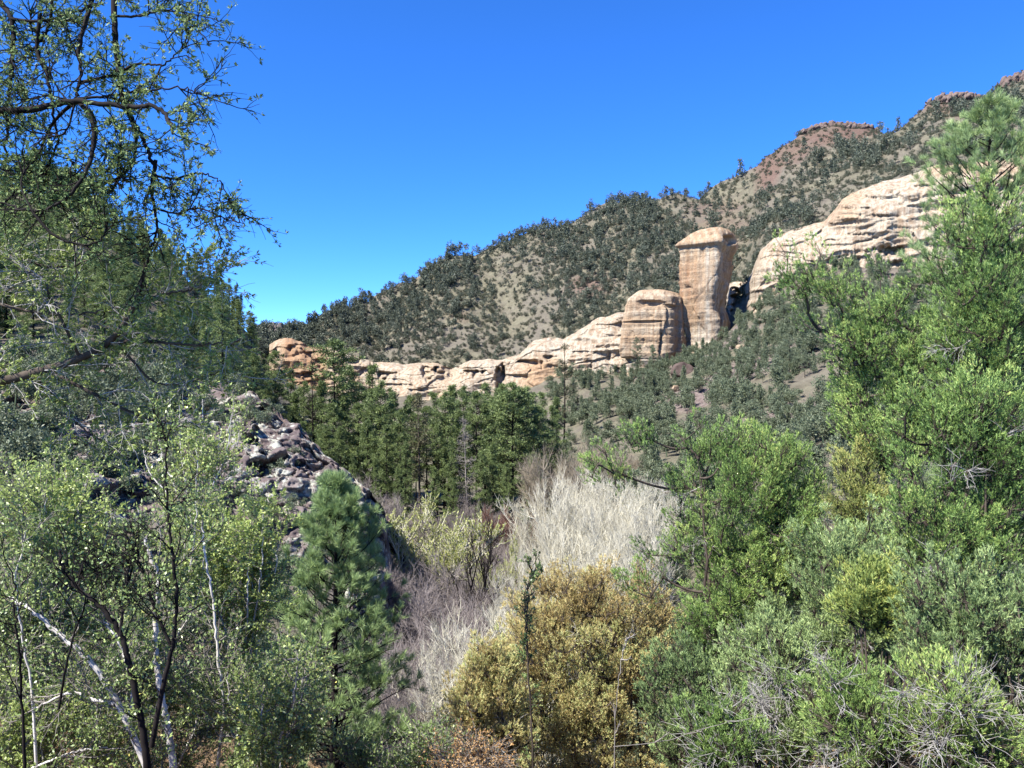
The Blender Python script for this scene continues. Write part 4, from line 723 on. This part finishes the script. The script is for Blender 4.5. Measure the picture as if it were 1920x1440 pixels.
# ------------------------------------------------------------------ bare trees and shrubs on the valley floor
BG = [bare_mesh(300 + k, 6, 3.2, 'twig_mauve', 7, 9, 8, 5, 0.07, 0.010, 0.08, 0.42, wob=0.16) for k in range(4)]
BC = [bare_mesh(320 + k, 8, 2.6, 'twig_cream', 9, 11, 8, 5, 0.055, 0.0085, 0.20, 0.27, wob=0.10) for k in range(4)]
BT = [bare_mesh(340 + k, 8, 3.2, 'twig_tan', 7, 10, 8, 6, 0.08, 0.011, 0.16) for k in range(2)]
BR = [bare_mesh(350 + k, 4, 1.8, 'twig_red', 9, 9, 8, 5, 0.03, 0.013, 0.25) for k in range(2)]
BD = bare_mesh(360, 7, 3.0, 'bark_dark', 3, 7, 6, 3, 0.13, 0.018, 0.1, 0.3)
BW = [bare_mesh(370 + k, 6, 2.6, 'twig_cream', 8, 9, 7, 4, 0.05, 0.012, 0.12, 0.45, 'willow', 26, 0.075) for k in range(2)]
def bare(ms, name, cat, px, yt, D, H0, lab, group=None, wide=1.0):
    x = (px - 960) / F * D; z = float(ground_z(x, D)) - 0.1; s = max(((720 - yt) / F * D - z) / H0, 0.3)
    r = thing(name, lab, cat, (x, D, z), group, px * 0.7); r.scale = (s * wide, s * wide, s); link('trunk', ms[0], r)
    if ms[1]: link('crown', ms[1], r)
    return r
g = ('leafless mauve grey thicket tree on the valley floor', 'leafless grey trees on the valley floor')
for k, (px, yt, D, w) in enumerate([(690, 915, 62, 1.0), (725, 930, 70, 1.0), (660, 900, 66, .9), (760, 1000, 54, 1.0), (745, 1060, 46, .9), (800, 1075, 46, 1.0), (850, 1050, 50, 1.0), (890, 1010, 60, 1.0), (920, 990, 68, .9), (880, 1090, 45, 1.0), (935, 1060, 50, .9), (760, 1140, 38, .9), (810, 1160, 36, .9), (860, 1130, 40, .9), (715, 1000, 56, .9), (905, 960, 80, .9), (850, 960, 84, .9), (960, 1020, 62, .8), (780, 1240, 30, .8), (830, 1260, 28, .7), (940, 1110, 42, .9), (700, 1210, 30, .8), (740, 1290, 25, .7), (870, 935, 92, .8), (930, 960, 88, .8)]):
    bare(BG[k % 4], 'bare_tree', 'bare tree', px, yt, D, 6, g[0], g[1], w)
g = ('pale cream leafless tree in the dense grove right of the pines', 'pale leafless trees of the cream grove')
for k, (px, yt, D, w) in enumerate([(1020, 960, 60, .9), (1050, 915, 64, 1.0), (1085, 890, 66, 1.0), (1120, 885, 64, 1.0), (1150, 900, 62, 1.0), (1180, 915, 58, 1.0), (1205, 940, 54, 1.0), (1040, 990, 50, .9), (1090, 960, 52, 1.0), (1140, 960, 52, 1.0), (1185, 985, 48, .9), (1020, 1030, 46, .8), (1230, 900, 60, .9), (1110, 1010, 44, .9), (1160, 1030, 42, .9), (1060, 1045, 42, .9), (1000, 1060, 42, .9), (1020, 1100, 38, .9), (985, 1120, 36, .8), (1100, 905, 58, 1.0), (1060, 935, 56, 1.0), (1145, 925, 56, 1.0), (1200, 1010, 44, .9)]):
    bare(BC[k % 4], 'bare_aspen', 'bare aspen', px, yt, D, 8, g[0], g[1], w)
for k, (px, yt, D, w) in enumerate([(1060, 835, 92, 1.1), (1105, 828, 96, 1.1), (1150, 845, 90, 1.0), (1190, 850, 96, 1.0), (1030, 850, 88, .9), (1090, 870, 80, 1.0)]):
    bare(BT[k % 2], 'bare_tree', 'bare tree', px, yt, D, 8, 'tan leafless tree behind the cream grove beside the dark pines', 'tan leafless trees behind the cream grove', w)
for k, (px, yt, D, w) in enumerate([(880, 1180, 30, 1.0), (915, 1165, 32, 1.0), (850, 1210, 27, .9), (905, 1220, 26, .9), (940, 1150, 33, .9)]):
    bare(BC[(k + 1) % 4], 'bare_shrub', 'bare shrub', px, yt, D, 8, 'cream leafless shrub on the near valley edge left of the rusty juniper', 'cream leafless shrubs left of the rusty juniper', w * 1.2)
for k, (px, yt, D, w) in enumerate([(950, 968, 74, 1.0), (970, 980, 70, 1.0), (935, 992, 70, .9)]):
    bare(BR[k % 2], 'red_shrub', 'bare shrub', px, yt, D, 4, 'red brown leafless shrub at the foot of the dark pines', 'red brown shrubs at the foot of the pines', w)
bare(BD, 'dead_tree', 'dead tree', 846, 1015, 44, 7, 'black branched dead tree standing in front of the yellow green willow', None, 0.65)
bare(BD, 'dead_tree', 'dead tree', 1070, 885, 74, 7, 'small crooked black dead tree in the tan thicket beside the pines', None, 0.5)
bare(BW[0], 'willow', 'willow', 792, 965, 52, 6, 'round yellow green budding willow in the middle of the valley', None, 1.0)
bare(BW[1], 'willow', 'willow', 706, 985, 56, 6, 'smaller yellow green willow beside the foreground pine', None, 0.8)
bare(BW[1], 'willow', 'willow', 940, 1030, 48, 6, 'faint green budding willow among grey shrubs by the cream grove', None, 0.45)

# ------------------------------------------------------------------ foreground, right: junipers
near_pine('tall feathery pine rising at the right edge above the junipers', 1862, 222, 24, 401, 165, None, 'near_pine', 0.3, 170, 44, 0.22, ([0, 0.3, 0.6, 0.8, 0.93, 1], [0.8, 1.0, 1.0, 0.85, 0.6, 0.25]))
juniper('tall bright green juniper at the right edge in front of the feathery pine', (1740, 1960, 340, 900), 12, 501, base_px=1850, dens=1.15)
juniper('leaning juniper whose upswept tufts stand in front of the cliff foot', (1545, 1790, 560, 900), 13, 502, base_px=1700, dens=1.0, extra=((1490, 520, 18, 7), (1520, 560, 22, 8), (1580, 545, 22, 8), (1560, 620, 25, 9), (1640, 560, 25, 8)))
juniper('rounded green juniper right of the cream grove with one long limb reaching left', (1215, 1560, 775, 1190), 14, 503, base_px=1420, dens=1.15, extra=((1125, 875, 14, 5), (1160, 890, 12, 4), (1215, 830, 18, 6), (1195, 1080, 18, 6)))
juniper('full dense juniper in the middle of the right edge thicket', (1620, 1960, 680, 1150), 10.5, 504, 'juniper', base_px=1800, dens=1.1)
juniper('yellow olive juniper wedged between the two big green junipers', (1560, 1660, 850, 1090), 12.5, 505, 'juniper_olive', base_px=1600, dens=1.2, dead=10)
juniper('sage green juniper behind the small lime juniper', (1480, 1700, 990, 1300), 10, 506, 'juniper_blue', base_px=1600, dens=1.0)
juniper('small lime yellow juniper in the lower right thicket', (1575, 1690, 1065, 1190), 8.3, 507, 'juniper_lime', base_px=1640, dens=1.5, dead=6, clump=0.22)
juniper('sage green juniper in the bottom right corner', (1690, 1990, 1060, 1440), 7.5, 508, 'juniper_blue', base_px=1860, dens=1.0, clump=0.28, bl=0.042, bw=0.008)
juniper('low juniper with grey dead twigs at the bottom edge right of centre', (1330, 1560, 1180, 1440), 8.5, 509, 'juniper_blue', base_px=1440, dens=0.8, clump=0.28, bl=0.042, bw=0.008, dead=40)
juniper('green juniper at the bottom edge just right of the rusty juniper', (1190, 1390, 1230, 1460), 9, 510, 'juniper_blue', base_px=1260, dens=0.8, clump=0.30, bl=0.042, bw=0.008)
juniper('yellow green low juniper at the bottom edge under the lime juniper', (1500, 1740, 1270, 1460), 7, 511, 'juniper', base_px=1620, dens=0.7, clump=0.26, bl=0.038, bw=0.006, tint=0.65, dead=36)
juniper('low green juniper between the rust tinged juniper and the rounded green one', (1265, 1450, 1130, 1300), 13.2, 517, 'juniper', base_px=1350, dens=1.0, dead=30)
juniper('low sage juniper just left of the small lime juniper', (1390, 1600, 1120, 1330), 11, 514, 'juniper_blue', base_px=1500, dens=0.9, dead=30)
juniper('grey green juniper at the bottom edge in the right of the picture', (1700, 1900, 1250, 1470), 6.6, 515, 'juniper', base_px=1790, dens=0.8, clump=0.26, bl=0.038, bw=0.006, tint=0.6, dead=34)
juniper('small bright juniper at the bottom edge between dead grey twigs', (1280, 1430, 1330, 1470), 7.4, 516, 'juniper', base_px=1350, dens=0.9, clump=0.22, bl=0.038, bw=0.006, tint=0.65, dead=30)
juniper('rust tinged rounded juniper at bottom centre', (900, 1290, 1050, 1480), 15, 512, 'juniper_rust', base_px=1100, dens=1.7, clump=0.36, dead=18, cone=0.12, gap=-0.6)
juniper('small gold tinged juniper left of the rusty one at the bottom edge', (835, 1000, 1200, 1490), 13, 513, 'juniper_rust', base_px=920, dens=1.3, clump=0.30, dead=10, tint=0.68, gap=-0.5)

# ------------------------------------------------------------------ foreground pine
near_pine('bushy young pine with soft needles left of the valley opening', 628, 905, 19, 402, 185, None, 'near_pine', 0.08, 165, 46, 0.19, ([0, 0.2, 0.45, 0.7, 0.9, 1], [1.0, 0.95, 0.75, 0.6, 0.34, 0.08]))

# ------------------------------------------------------------------ broad leaf trees, left
def limb_tree(name, cat, label, limbs, D0, seed, woodmat, leafmat, k1=10, k2=6, leafn=9, ls=0.022, l1=0.5, l2=0.22, dn=1.0, parts=(), tuft=False, tw_mat=None, up=0.03, dep=0.3, rmin=0.0025, tint=0.5):
    """limbs: list of (radius at foot, radius at tip, side shoots, [(px, py, dD) ...])"""
    rng = np.random.default_rng(seed); base = P(limbs[0][3][0][0], limbs[0][3][0][1], D0 + limbs[0][3][0][2]); root = thing(name, label, cat, base)
    wood = Acc(); tw = Acc(); fol = Acc(); ST = []; DR = []
    for (ra, rb, ks, pts) in limbs:
        c = crom([P(a, b, D0 + d) for a, b, d in pts], 8 * len(pts)) - base; c += 0.01 * rng.normal(0, 1, c.shape) * np.linspace(0, 1, len(c))[:, None]
        wood.tubes(c[None], taper([ra], [rb], len(c) - 1, 1), 8)
        if ks: st, dr, fr, _ = spawn(rng, c[None], ks, 0.12, 1.0, 0.8, 0.35); ST.append(st); DR.append(dr)
    st = np.vstack(ST); dr = nrm(np.vstack(DR)); n1 = len(st)
    g1 = grow(rng, st, dr, l1 * rng.uniform(0.5, 1.25, n1), 7, 0.16, up); tw.tubes(g1, taper(np.full(n1, 0.0065), rmin * 1.2, 7, n1), 4)
    s2, d2, f2, _ = spawn(rng, g1, k2, 0.2, 1, 0.75); g2 = grow(rng, s2, d2, l2 * rng.uniform(0.4, 1.3, len(s2)), 4, 0.2, up); tw.tubes(g2, taper(np.full(len(g2), rmin * 1.3), rmin * 0.7, 4, len(g2)), 3)
    s3, d3, f3, p3 = spawn(rng, g2, leafn, 0.15, 1.0, 0.9, 0.4); cl = vnoise(s2 * 1.6, seed + 3)[p3]
    keep = rng.uniform(0, 1, len(s3)) < dn * (0.72 + 0.6 * cl); s3, d3, cl = s3[keep], d3[keep], cl[keep]
    tt = np.clip(tint + 0.25 * cl + rng.normal(0, 0.12, len(s3)), 0, 1)
    if tuft:
        s3 = np.repeat(s3, 6, 0); d3 = nrm(np.repeat(d3, 6, 0) + rng.normal(0, 0.5, s3.shape)); tt = np.repeat(tt, 6); s3 = s3 + d3 * rng.uniform(0, 0.012, (len(s3), 1)); fol.quads(leaves(rng, s3, d3, ls * rng.uniform(0.7, 1.3, len(s3)), ls * 0.32 * rng.uniform(0.7, 1.3, len(s3))), tt)
    else:
        fol.quads(leaves(rng, s3, nrm(d3 + 0.15 * UP), ls * rng.uniform(0.6, 1.35, len(s3)), ls * 0.55 * rng.uniform(0.7, 1.3, len(s3)), 0.45), tt)
    lb = link('trunk', wood.mesh('trunk', M[woodmat], True), root); link('crown', fol.mesh('crown', M[leafmat]), root); link('branchwork', tw.mesh('branchwork', M[tw_mat or woodmat]), lb)
    return root

limb_tree('fir_tree', 'fir', 'big dark fir with arching black limbs filling the upper left corner', [
    (0.0979, 0.0525, 14, [(-260, 1500, 0.6), (-230, 900, 0.3), (-180, 400, 0), (-150, -100, 0)]),
    (0.0381, 0.0126, 22, [(-180, 260, 0), (-40, 215, -.2), (60, 205, -.2), (140, 190, -.3), (230, 200, -.4), (300, 205, -.6), (325, 250, -.8)]),
    (0.0306, 0.0126, 18, [(215, -120, .3), (214, 10, .2), (220, 110, .1), (232, 190, 0), (262, 250, 0), (285, 300, 0), (294, 335, 0)]),
    (0.0286, 0.0105, 16, [(-60, -60, .2), (5, 10, .2), (22, 40, .1), (22, 120, 0), (14, 210, 0), (10, 300, 0)]),
    (0.0258, 0.0105, 16, [(190, -60, .2), (165, 25, .1), (148, 90, 0), (152, 140, -.1), (142, 180, -.2)]),
    (0.0218, 0.0084, 16, [(142, 185, -.2), (172, 225, -.3), (172, 290, -.4), (140, 355, -.5), (95, 390, -.5), (60, 395, -.5), (0, 380, -.4)]),
    (0.0197, 0.0063, 14, [(240, 210, 0), (254, 250, .1), (250, 300, .1), (220, 335, .1), (160, 350, 0), (90, 335, 0), (20, 300, 0)]),
    (0.0177, 0.0063, 12, [(140, 190, -.2), (100, 230, 0), (70, 290, .1), (20, 370, .2), (-60, 440, .3)]),
    (0.0177, 0.0063, 14, [(100, -50, .3), (95, 30, .2), (80, 70, .2), (30, 115, .2), (-40, 140, .2)]),
    (0.0150, 0.0063, 12, [(20, 35, .1), (60, 40, 0), (100, 35, 0), (160, 15, 0), (230, -20, 0)]),
    (0.0163, 0.0049, 14, [(150, 155, -.1), (210, 140, -.1), (260, 120, -.2), (310, 120, -.3), (345, 80, -.4)]),
    (0.0129, 0.0042, 14, [(145, 185, -.2), (200, 180, -.2), (280, 170, -.3), (340, 165, -.4), (375, 175, -.5)]),
    (0.0129, 0.0042, 14, [(210, 30, .1), (260, 30, 0), (310, 20, -.1), (360, 40, -.2), (395, 85, -.3)]),
    (0.0129, 0.0042, 12, [(292, 330, 0), (330, 335, -.1), (370, 325, -.2), (410, 340, -.2), (440, 400, -.2)]),
    (0.0177, 0.0063, 16, [(292, 300, 0), (285, 360, 0), (294, 430, .1), (280, 480, .1), (262, 545, .2)]),
    (0.0109, 0.0042, 12, [(290, 390, 0), (330, 400, -.1), (370, 390, -.1), (420, 410, -.2), (455, 420, -.2)]),
    (0.0197, 0.0063, 12, [(75, 25, 0), (70, 95, 0), (88, 140, -.1), (100, 210, -.1), (105, 280, 0), (60, 350, 0)]),
    (0.0143, 0.0049, 10, [(60, 395, -.5), (100, 440, -.5), (160, 460, -.5), (195, 440, -.5), (198, 410, -.5)]),
    (0.0109, 0.0035, 14, [(140, 190, -.2), (175, 215, 0), (180, 270, .1), (150, 320, .2), (110, 330, .2), (60, 320, .2)]),
    (0.0095, 0.0035, 12, [(140, 190, -.2), (90, 180, 0), (50, 190, .1), (0, 230, .2), (-50, 250, .2)]),
    (0.0095, 0.0035, 12, [(140, 195, -.2), (120, 250, -.3), (70, 250, -.3), (20, 240, -.3), (-40, 270, -.3)]),
    (0.0088, 0.0035, 12, [(135, 200, -.2), (105, 160, 0), (85, 120, 0), (60, 60, .1), (50, -20, .1)]),
    (0.0088, 0.0035, 12, [(60, 395, -.5), (40, 340, -.4), (80, 290, -.3), (130, 300, -.2), (180, 330, -.2), (230, 320, -.2)]),
    (0.0082, 0.0028, 12, [(20, 370, .2), (80, 350, .1), (130, 345, 0), (200, 350, 0), (235, 335, 0), (255, 290, 0)]),
    (0.0082, 0.0028, 12, [(-40, 300, 0), (30, 330, 0), (90, 370, 0), (140, 420, 0), (160, 450, 0)]),
    ], 7.5, 601, 'bark_dark', 'leaf_dark', 0, 9, 7, 0.038, 0.42, 0.19, 0.36, tuft=True, up=0.0, tint=0.62)
limb_tree('fir_tree', 'fir', 'lower fir boughs over the crag on the left with sunlit bare twigs', [
    (0.080, 0.045, 10, [(-280, 1100, 0.2), (-150, 800, 0), (-60, 720, 0), (0, 700, 0)]),
    (0.054, 0.018, 20, [(-60, 730, 0), (60, 700, 0), (150, 672, 0), (205, 640, 0), (238, 600, -.1), (258, 550, -.1), (278, 490, -.1)]),
    (0.021, 0.006, 14, [(225, 640, 0), (280, 640, -.1), (340, 645, -.2), (400, 645, -.2), (450, 640, -.3)]),
    (0.021, 0.006, 14, [(245, 590, 0), (270, 565, -.1), (310, 550, -.1), (350, 545, -.2), (390, 520, -.2)]),
    (0.018, 0.006, 12, [(150, 672, 0), (125, 620, -.2), (95, 560, -.3), (80, 520, -.3), (30, 505, -.3)]),
    (0.019, 0.006, 14, [(-40, 560, 0), (40, 580, -.1), (110, 590, -.1), (180, 585, -.1), (250, 570, 0)]),
    (0.019, 0.006, 14, [(-60, 480, 0.2), (20, 480, 0.1), (90, 500, 0), (160, 490, 0), (230, 450, 0)]),
    (0.019, 0.006, 12, [(100, 700, 0), (180, 740, 0), (240, 770, .1), (300, 790, .2), (350, 800, .2)]),
    (0.016, 0.006, 12, [(60, 700, 0), (120, 760, .1), (150, 800, .2), (200, 830, .2)]),
    (0.016, 0.006, 12, [(220, 640, 0), (260, 690, .1), (300, 720, .2), (360, 715, .2), (420, 690, .2)]),
    ], 8.5, 602, 'bark', 'leaf_fir', 0, 11, 7, 0.05, 0.6, 0.24, 0.5, tuft=True, tw_mat='dead', up=0.0, tint=0.55)
limb_tree('oak_tree', 'oak', 'white barked oak with forked pale stems in the lower left corner', [
    (0.040, 0.018, 16, [(330, 1560, 0), (325, 1440, 0), (312, 1350, 0), (300, 1290, 0), (290, 1200, .1), (295, 1080, .1), (270, 1010, .1)]),
    (0.036, 0.014, 18, [(300, 1500, -.1), (250, 1380, -.1), (205, 1290, -.1), (160, 1230, -.1), (100, 1180, -.1), (40, 1130, -.1), (-20, 1100, 0)]),
    (0.022, 0.008, 12, [(215, 1320, -.1), (170, 1310, -.1), (130, 1300, -.1), (60, 1330, -.1)]),
    (0.018, 0.007, 14, [(240, 1360, -.1), (248, 1290, -.1), (225, 1210, 0), (195, 1160, 0)]),
    (0.016, 0.006, 12, [(70, 1480, .1), (60, 1300, .1), (40, 1180, .1), (30, 1090, .1), (50, 1000, .1)]),
    (0.012, 0.006, 12, [(60, 1440, .1), (140, 1410, .1), (200, 1400, .1)]),
    ], 8.0, 603, 'bark_white', 'leaf', 0, 10, 15, 0.040, 0.55, 0.26, 0.75, tw_mat='bark_grey', up=0.05)
limb_tree('oak_tree', 'oak', 'dark stemmed oak whose thin black leaders rise through the lower left leaves', [
    (0.036, 0.012, 18, [(280, 1600, -.5), (276, 1440, -.5), (262, 1340, -.5), (240, 1240, -.5), (222, 1180, -.5), (180, 1130, -.5), (130, 1085, -.5), (110, 1030, -.5)]),
    (0.024, 0.006, 20, [(284, 1400, -.5), (305, 1290, -.5), (325, 1200, -.5), (330, 1110, -.5), (318, 1000, -.5), (312, 900, -.5), (310, 790, -.5)]),
    (0.016, 0.005, 16, [(320, 1210, -.5), (290, 1140, -.5), (265, 1060, -.5), (245, 980, -.5)]),
    (0.015, 0.005, 14, [(225, 1190, -.5), (235, 1110, -.5), (240, 1050, -.5), (235, 990, -.5)]),
    (0.016, 0.006, 14, [(50, 1560, -.3), (45, 1400, -.3), (38, 1250, -.3), (28, 1150, -.3), (25, 1080, -.3)]),
    (0.012, 0.004, 12, [(110, 1330, -.4), (130, 1220, -.4), (165, 1120, -.4), (195, 1060, -.4)]),
    ], 7.6, 604, 'bark_dark', 'leaf', 0, 9, 10, 0.038, 0.5, 0.24, 0.6, up=0.05)
limb_tree('oak_sapling', 'oak', 'slim pale stemmed oak sapling left of the foreground pine', [
    (0.022, 0.008, 22, [(395, 1560, 0), (412, 1400, 0), (420, 1330, 0), (408, 1230, 0), (400, 1130, 0), (385, 1040, 0), (378, 980, 0)]),
    (0.014, 0.005, 14, [(420, 1340, 0), (395, 1330, 0), (375, 1310, 0), (340, 1270, 0)]),
    (0.014, 0.005, 14, [(415, 1340, 0), (450, 1320, 0), (490, 1280, 0), (540, 1260, 0)]),
    (0.012, 0.005, 12, [(412, 1380, 0), (440, 1380, 0), (480, 1385, 0)]),
    ], 9.0, 605, 'bark_white', 'leaf', 0, 10, 15, 0.040, 0.6, 0.28, 0.75, tw_mat='bark_grey', up=0.05)
def leafy(name, cat, label, box, D, seed, leafmat, woodmat, ls=0.03, n=60, dens=0.8, tint=0.5, k2=7, leafn=9):
    """many stemmed shrub filling a box of the view"""
    rng = np.random.default_rng(seed); x0, x1, yt, yb = box; limbs = []; bx = (x0 + x1) / 2
    for k in range(9):
        tx = rng.uniform(x0, x1); ty = lerp(yt, yb, rng.uniform(0.05, 0.5)); dz = rng.uniform(-0.6, 0.8); m1 = lerp(bx, tx, 0.4)
        limbs.append((0.018, 0.005, n // 4, [(bx + rng.normal(0, 12), yb + 160, dz * 0.2), (m1, yb - (yb - ty) * 0.2, dz * 0.5), (lerp(bx, tx, 0.85), lerp(yb, ty, 0.6), dz * 0.8), (tx, ty, dz)]))
    return limb_tree(name, cat, label, limbs, D, seed, woodmat, leafmat, 0, 11, 24, ls * 1.35, (x1 - x0) / F * D * 0.22 + 0.15, 0.26, dens * 0.85, tw_mat='bark_grey', up=0.05, tint=tint)
leafy('oak_shrub', 'oak shrub', 'sunlit yellow green bush at the left edge under the crag', (-20, 210, 830, 1120), 10, 611, 'leaf_lime', 'bark_white', 0.034, 72, 0.9)
leafy('oak_shrub', 'oak shrub', 'leafy green bush between the lichen crag and the foreground pine', (360, 560, 930, 1250), 11, 612, 'leaf_lime', 'bark_white', 0.034, 72, 0.8, 0.4)
leafy('oak_shrub', 'oak shrub', 'light green low bush at the bottom edge before the foreground pine', (400, 580, 1215, 1460), 8.5, 613, 'leaf', 'bark_white', 0.028, 80, 0.9, 0.6)
leafy('oak_shrub', 'oak shrub', 'dim green bush behind the forked white oak stems', (120, 400, 880, 1300), 10.5, 614, 'leaf', 'bark_white', 0.032, 80, 0.85, 0.5)
leafy('oak_shrub', 'oak shrub', 'tangled grey stemmed bush in the bottom left corner', (-60, 260, 1130, 1480), 9.3, 615, 'leaf', 'bark_grey', 0.028, 80, 0.8, 0.45)
leafy('oak_shrub', 'oak shrub', 'thin leafed bush climbing in front of the crag face', (260, 470, 720, 980), 13, 616, 'leaf_lime', 'bark_white', 0.036, 50, 0.55, 0.45)
leafy('oak_shrub', 'oak shrub', 'low dense bush at the bottom edge under the black stemmed oak', (150, 440, 1240, 1500), 10.2, 617, 'leaf', 'bark_white', 0.026, 60, 0.6, 0.45)
leafy('oak_shrub', 'oak shrub', 'grey green bush at the bottom edge under the foreground pine', (650, 830, 1385, 1520), 9.5, 618, 'leaf', 'bark_grey', 0.028, 70, 0.7, 0.35)
leafy('oak_shrub', 'oak shrub', 'low oak scrub hung with dry orange leaves at bottom centre', (800, 960, 1400, 1520), 9.0, 619, 'litter', 'bark_grey', 0.02, 50, 0.5, 0.4)
leafy('oak_shrub', 'oak shrub', 'bright bush at the bottom edge left of the forked oak', (-40, 250, 1290, 1520), 8.6, 623, 'leaf_lime', 'bark_white', 0.028, 70, 0.8, 0.4)
leafy('oak_shrub', 'oak shrub', 'dark leafed bush on the left edge between crag and forked oak', (-80, 150, 960, 1250), 9.6, 620, 'leaf', 'bark_grey', 0.03, 70, 0.8, 0.4)
limb_tree('oak_sapling', 'oak', 'slender leafy sapling rising in front of the rusty juniper', [
    (0.014, 0.004, 30, [(1002, 1540, 0), (998, 1400, 0), (992, 1280, 0), (988, 1180, 0), (992, 1100, 0), (1002, 1055, 0)]),
    (0.008, 0.003, 12, [(990, 1230, 0), (984, 1150, 0), (986, 1090, 0)])], 9.5, 621, 'bark', 'leaf', 0, 4, 10, 0.04, 0.16, 0.10, 0.9, up=0.08, tint=0.3)
limb_tree('bare_sapling', 'bare sapling', 'thin grey bare sapling bending over the bottom right junipers', [
    (0.005, 0.002, 6, [(1150, 1500, 0), (1155, 1330, 0), (1165, 1240, 0), (1175, 1190, 0)]),
    (0.003, 0.0012, 4, [(1150, 1400, 0), (1240, 1390, 0), (1340, 1360, 0), (1440, 1340, 0), (1500, 1320, 0)])], 7.0, 622, 'bark_grey', 'leaf', 0, 2, 2, 0.02, 0.12, 0.07, 0.15, up=0.08)

# low scrub on the slopes between the foreground and the valley
rs_ = np.random.default_rng(44); sl = Acc()
for k in range(620):
    if k < 420: px = rs_.uniform(1180, 2700); D = rs_.uniform(24, 80)
    else: px = rs_.uniform(-300, 760); D = rs_.uniform(17, 41)
    x = (px - 960) / F * D; z = float(ground_z(x, D)); v, f, t = mesh_np(HT['talus'][k % 6]); w = rs_.uniform(1.2, 3.0) if k < 420 else rs_.uniform(0.6, 1.5)
    c, q_ = math.cos(k), math.sin(k); sl.add(np.stack([(v[:, 0] * c - v[:, 1] * q_) * w + x, (v[:, 0] * q_ + v[:, 1] * c) * w + D, v[:, 2] * w * 0.8 + z], -1), f, t)
tag(link('slope_scrub', sl.mesh('slope_scrub', M['talus'])), 'low grey green scrub on the slopes behind the foreground junipers', 'scrub', None, 'stuff')

# ------------------------------------------------------------------ fallen leaves on the near slope
rg = np.random.default_rng(9); n = 60000; y = rg.uniform(4, 24, n) ; x = rg.uniform(-0.75, 0.8, n) * y; z = ground_z(x, y) + 0.01
la = Acc(); d = nrm(rg.normal(0, 1, (n, 3)) * np.array([1, 1, 0.4])); la.quads(leaves(rg, np.stack([x, y, z], -1), d, rg.uniform(0.04, 0.09, n), rg.uniform(0.025, 0.05, n)), rg.uniform(0, 1, n))
tag(link('leaf_litter', la.mesh('leaf_litter', M['litter'])), 'orange tan fallen leaves on the near slope', 'leaf litter', None, 'stuff')
